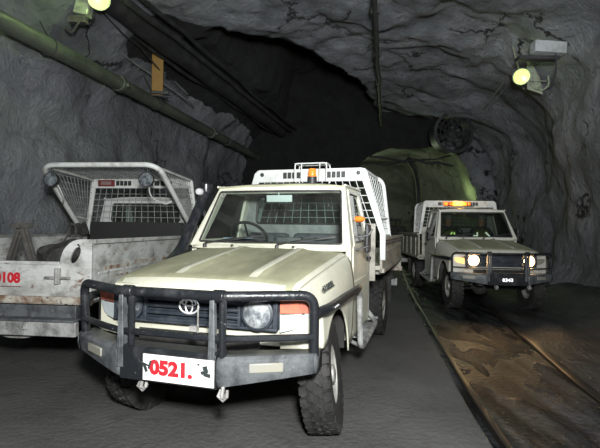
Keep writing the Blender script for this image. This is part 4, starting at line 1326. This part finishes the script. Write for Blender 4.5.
# thin wires past the left lamp
for i, (p0, p1, r, mm, lab) in enumerate([
        ((-4.05, 6.2, 4.95), (-2.7, 11.5, 4.50), 0.020, 'cable_grey', 'pale thin wire passing below the left lamp'),
        ((-3.35, 7.2, 5.00), (-2.75, 11.0, 4.62), 0.014, 'cable', 'thin black wire running from the left lamp along the wall')]):
    b = B(); b.tube(line_pts(p0, p1, 30, wob=0.05, seed=9 + i), r, 8)
    tag(b.build('lamp_wire', M[mm]), lab, 'wire')
# ceiling cable towards the portal
b = B()
pc = [Vector((1.18 + 0.19 * (y - 7.5) + 0.05 * noise.noise(Vector((y, 0, 0))), y, 5.28 + 0.05 * noise.noise(Vector((0, y, 0))))) for y in [6.0 + 0.4 * k for k in range(28)]]
b.tube(pc, 0.050, 10)
t = b.build('ceiling_cable', M['cable']); tag(t, 'heavy black cable clipped under the pale ceiling toward the portal', 'cable')
for k in (5, 10, 15, 20):
    b = B(); p = pc[k]; b.box(p + Vector((0, 0, 0.05)), (0.16, 0.10, 0.16)); b.tube([p, p + Vector((0, 0, 0.4))], 0.012, 6)
    b.build('cable_clamp', M['cable_dark'], t, bevel=0.01)
# grey wires on the right haunch
for i, (ox, lab) in enumerate(((0.0, 'grey conduit along the right haunch above the right lamp'), (0.14, 'second grey conduit beside the first on the right haunch'))):
    b = B(); b.tube(line_pts((4.20 + ox, 7.2, 5.30), (5.30 + ox, 13.2, 4.95), 40, wob=0.06, seed=21 + i), 0.020 if i == 0 else 0.014, 8)
    tag(b.build('conduit', M['cable_grey']), lab, 'conduit')

# lamps
def flood(name, loc, d, label, box=False):
    t = empty(name, loc); tag(t, label, 'lamp')
    d = Vector(d).normalized()
    q = d.to_track_quat('X', 'Z').to_matrix().to_4x4()
    b = B(); b.lathe([(0.0005, -0.26), (0.06, -0.26), (0.075, -0.20), (0.08, -0.12), (0.15, -0.03), (0.165, 0.02), (0.150, 0.02)], (0, 0, 0), 'x', 24)
    for v in b.bm.verts: v.co = q @ v.co
    b.build('lamp_housing', M['lamp_body'], t)
    b = B(); b.lathe([(0.0005, 0.045), (0.08, 0.035), (0.148, 0.012)], (0, 0, 0), 'x', 24)
    for v in b.bm.verts: v.co = q @ v.co
    b.build('lamp_lens', M['lamp_on'], t)
    return t, d
t, d = flood('flood_lamp', (-3.10, 6.9, 4.90), (0.45, -0.85, -0.25), 'glowing yellow-green flood lamp near the top left with a grey box behind')
b = B(); b.box((-0.28, 0.14, -0.02), (0.22, 0.18, 0.36), (0.2, 'Y')); b.build('ballast_box', M['lamp_body'], t, bevel=0.015)
b = B(); b.box((-0.33, 0.05, -0.30), (0.26, 0.10, 0.10)); b.tube(fillet([(-0.2, 0.1, -0.2), (-0.30, 0.0, -0.36), (-0.42, 0.05, -0.5), (-0.55, 0.1, -0.42)], 0.05), 0.018, 6)
b.tube([(-0.3, 0.14, 0.1), (-0.35, 0.3, 0.8)], 0.015, 6); b.build('hanging_bracket', M['debris'], t)
t, d = flood('flood_lamp', (4.45, 9.2, 4.57), (-0.55, -0.83, -0.10), 'glowing yellow-green flood lamp on the right haunch under the grey junction box')
b = B()
b.tube(fillet([(0.12, 0.12, 0.02), (0.30, 0.10, -0.18), (0.48, 0.10, -0.25), (0.62, 0.1, -0.12), (0.60, 0.12, 0.08)], 0.08), 0.018, 6)
b.tube(fillet([(0.18, 0.12, -0.02), (0.36, 0.05, -0.06), (0.55, 0.1, -0.05)], 0.08), 0.014, 6)
b.build('wire_guard', M['lamp_body'], t)
b = B(); b.tube([(0.0, 0.1, 0.15), (-0.05, 0.3, 0.75)], 0.018, 6); b.plate([(0.10, -0.20), (0.42, -0.30), (0.35, 0.05), (0.08, 0.52)], [], lambda x, z, th: (x + 0.1, 0.16 + th, z), 0.02)
b.build('hanging_bracket', M['lamp_body'], t)
t = empty('junction_box', (4.37, 8.06, 4.60)); tag(t, 'grey junction box on the right wall above the lamp', 'box')
b = B(); b.box((0, 0, 0.10), (0.56, 0.20, 0.20), (0.06, 'Y')); b.build('enclosure', M['box_grey'], t, bevel=0.012)
b = B(); b.tube(fillet([(0.10, -0.05, 0.0), (0.12, -0.05, -0.30), (0.02, -0.1, -0.62), (-0.15, -0.15, -0.70)], 0.12), 0.014, 6)
b.box((-0.15, 0.1, -0.05), (0.7, 0.16, 0.06)); b.build('lead', M['cable'], t)

# vent fan at the portal
t = empty('ventilation_fan', (5.05, 15.1, 4.68)); tag(t, 'dark round ventilation fan high beside the portal opening', 'fan')
t.rotation_euler = (0, 0, 0.15)
b = B(); b.lathe([(0.62, 0.5), (0.66, 0.4), (0.68, 0.0), (0.70, -0.06), (0.60, -0.06), (0.58, 0.02), (0.58, 0.4)], (0, 0, 0), 'y', 36); b.build('fan_casing', M['cable'], t)
b = B()
for r in (0.2, 0.34, 0.48): b.tube([(r * math.cos(2 * PI * k / 28), -0.05, r * math.sin(2 * PI * k / 28)) for k in range(28)], 0.014, 6, closed=True)
for k in range(8): b.tube([(0, -0.05, 0), (0.62 * math.cos(PI * k / 4 + .2), -0.05, 0.62 * math.sin(PI * k / 4 + .2))], 0.010, 6)
b.build('guard', M['cable'], t)
b = B()
for k in range(7):
    a = 2 * PI * k / 7
    m = Matrix.Rotation(a, 4, 'Y') @ Matrix.Translation((0.32, 0.15, 0)) @ Matrix.Rotation(0.6, 4, 'X') @ Matrix.Diagonal((0.44, 0.015, 0.16, 1))
    bmesh.ops.create_cube(b.bm, size=1, matrix=m)
b.lathe([(0.0005, 0.02), (0.12, 0.04), (0.13, 0.3)], (0, 0, 0), 'y', 16)
b.build('fan_blades', M['cable_dark'], t)

# pipes in the next heading
b = B(); b.tube(fillet([(4.3, 18.2, 4.25), (4.7, 18.6, 3.9), (5.0, 19.2, 3.2), (5.05, 19.4, 2.3), (5.15, 19.5, 1.4)], 0.6, 8), 0.11, 12)
tag(b.build('drop_pipe', M['cable_dark']), 'curved dark pipe dropping through the green lit heading beyond the portal', 'pipe')
b = B(); b.tube(line_pts((2.6, 17.9, 4.30), (6.0, 17.9, 3.95), 16, wob=0.12, seed=3), 0.05, 8)
tag(b.build('sagging_hose', M['cable_dark']), 'dark hose sagging across the top of the portal opening', 'hose')
b = B(); b.tube(line_pts((2.5, 18.6, 4.0), (6.0, 18.3, 4.35), 16, wob=0.15, seed=13), 0.035, 8)
tag(b.build('sagging_hose', M['cable_dark']), 'thinner hose crossing behind the first in the portal opening', 'hose')
# dark machine beyond the opening
t = empty('parked_loader', (4.25, 19.5, 0.0)); tag(t, 'black silhouette of a parked loader behind the nearest truck in the next heading', 'loader')
b = B(); b.box((0, 0, 0.95), (1.5, 1.6, 0.8)); b.box((-0.15, 0.6, 1.45), (1.1, 0.6, 0.3)); b.build('loader_body', M['under'], t, bevel=0.08)
b = B(); b.box((-0.35, 0.2, 1.85), (0.75, 0.9, 0.1)); [b.box((x, y, 1.55), (0.07, 0.07, 0.6)) for x in (-.68, -.02) for y in (-.2, .6)]; b.build('loader_canopy', M['under'], t, bevel=0.02)
for x in (-0.72, 0.72):
    for y in (-0.55, 0.75):
        b = B(); b.lathe([(0.18, -0.16), (0.40, -0.16), (0.46, -0.10), (0.46, 0.10), (0.40, 0.16), (0.18, 0.16), (0.16, 0.0)], (x, y, 0.47), 'x', 24); b.build('tyre', M['rubber'], t)

# ------------------------------------------------------------------ lights
def area(name, loc, target, size, power, col=(1, 1, 1), spread=PI):
    l = bpy.data.lights.new(name, 'AREA'); l.energy = power; l.size = size; l.color = col; l.spread = spread
    o = bpy.data.objects.new(name, l); COL.objects.link(o); o.location = loc
    o.rotation_euler = (Vector(target) - Vector(loc)).to_track_quat('-Z', 'Y').to_euler()
    return o
def point(name, loc, power, col, r=0.05):
    l = bpy.data.lights.new(name, 'POINT'); l.energy = power; l.color = col; l.shadow_soft_size = r
    o = bpy.data.objects.new(name, l); COL.objects.link(o); o.location = loc; return o
def spot(name, loc, target, power, col, ang, r=0.04, blend=0.5):
    l = bpy.data.lights.new(name, 'SPOT'); l.energy = power; l.color = col; l.spot_size = R(ang); l.spot_blend = blend; l.shadow_soft_size = r
    o = bpy.data.objects.new(name, l); COL.objects.link(o); o.location = loc
    o.rotation_euler = (Vector(target) - Vector(loc)).to_track_quat('-Z', 'Y').to_euler(); return o
area('flash', (0.15, -0.3, 2.05), (0.6, 6, 1.5), 0.25, 340, (1.0, 0.99, 0.96))
area('cap_lamp_fill', (0.8, -1.5, 3.2), (0.8, 9, 3.6), 1.5, 130, (0.90, 0.96, 1.0))  # added soft fill from behind the camera
spot('bounce_flash', (0.4, -0.2, 2.3), (2.2, 12, 5.3), 2400, (0.93, 0.97, 1.0), 62, 0.3, 1.0)  # added spot that brightens the upper right ceiling
spot('bounce_flash_left', (0.0, -0.2, 2.3), (-4.5, 9, 4.2), 700, (0.93, 0.97, 1.0), 60, 0.3, 1.0)  # added spot that brightens the left wall
point('lamp_glow_left', (-2.95, 6.55, 4.80), 22, (0.70, 1.0, 0.35), 0.1)
point('lamp_glow_right', (4.28, 8.9, 4.55), 5, (0.75, 1.0, 0.45), 0.1)
point('heading_glow_left', (2.5, 18.9, 3.2), 26, (0.75, 1.0, 0.45), 0.1)
point('heading_glow_right', (6.75, 19.3, 3.0), 32, (0.75, 1.0, 0.42), 0.1)
point('heading_glow_mid', (3.4, 22.0, 3.2), 70, (0.82, 0.98, 0.68), 0.2)
for s in (-1, 1):
    p = local(PB_, (0.68, s * 0.47, 0.925)); tg = local(PB_, (7.0, s * 0.6, -0.2))
    spot('headlight_beam', p, tg, 15, (1.0, 0.62, 0.28), 75)
p = local(PB_, (-1.85, -0.03, 2.08)); point('beacon_glow', p, 6, (1.0, 0.45, 0.08), 0.04)

w = bpy.data.worlds.new('world'); scn.world = w; w.use_nodes = True
w.node_tree.nodes['Background'].inputs[0].default_value = (0.5, 0.55, 0.6, 1)
w.node_tree.nodes['Background'].inputs[1].default_value = 0.02
scn.view_settings.view_transform = 'Standard'
scn.view_settings.look = 'None'
scn.view_settings.exposure = 0.0
scn.view_settings.gamma = 1.0
scn.cycles.max_bounces = 6
scn.cycles.transparent_max_bounces = 12
scn.cycles.use_denoising = True
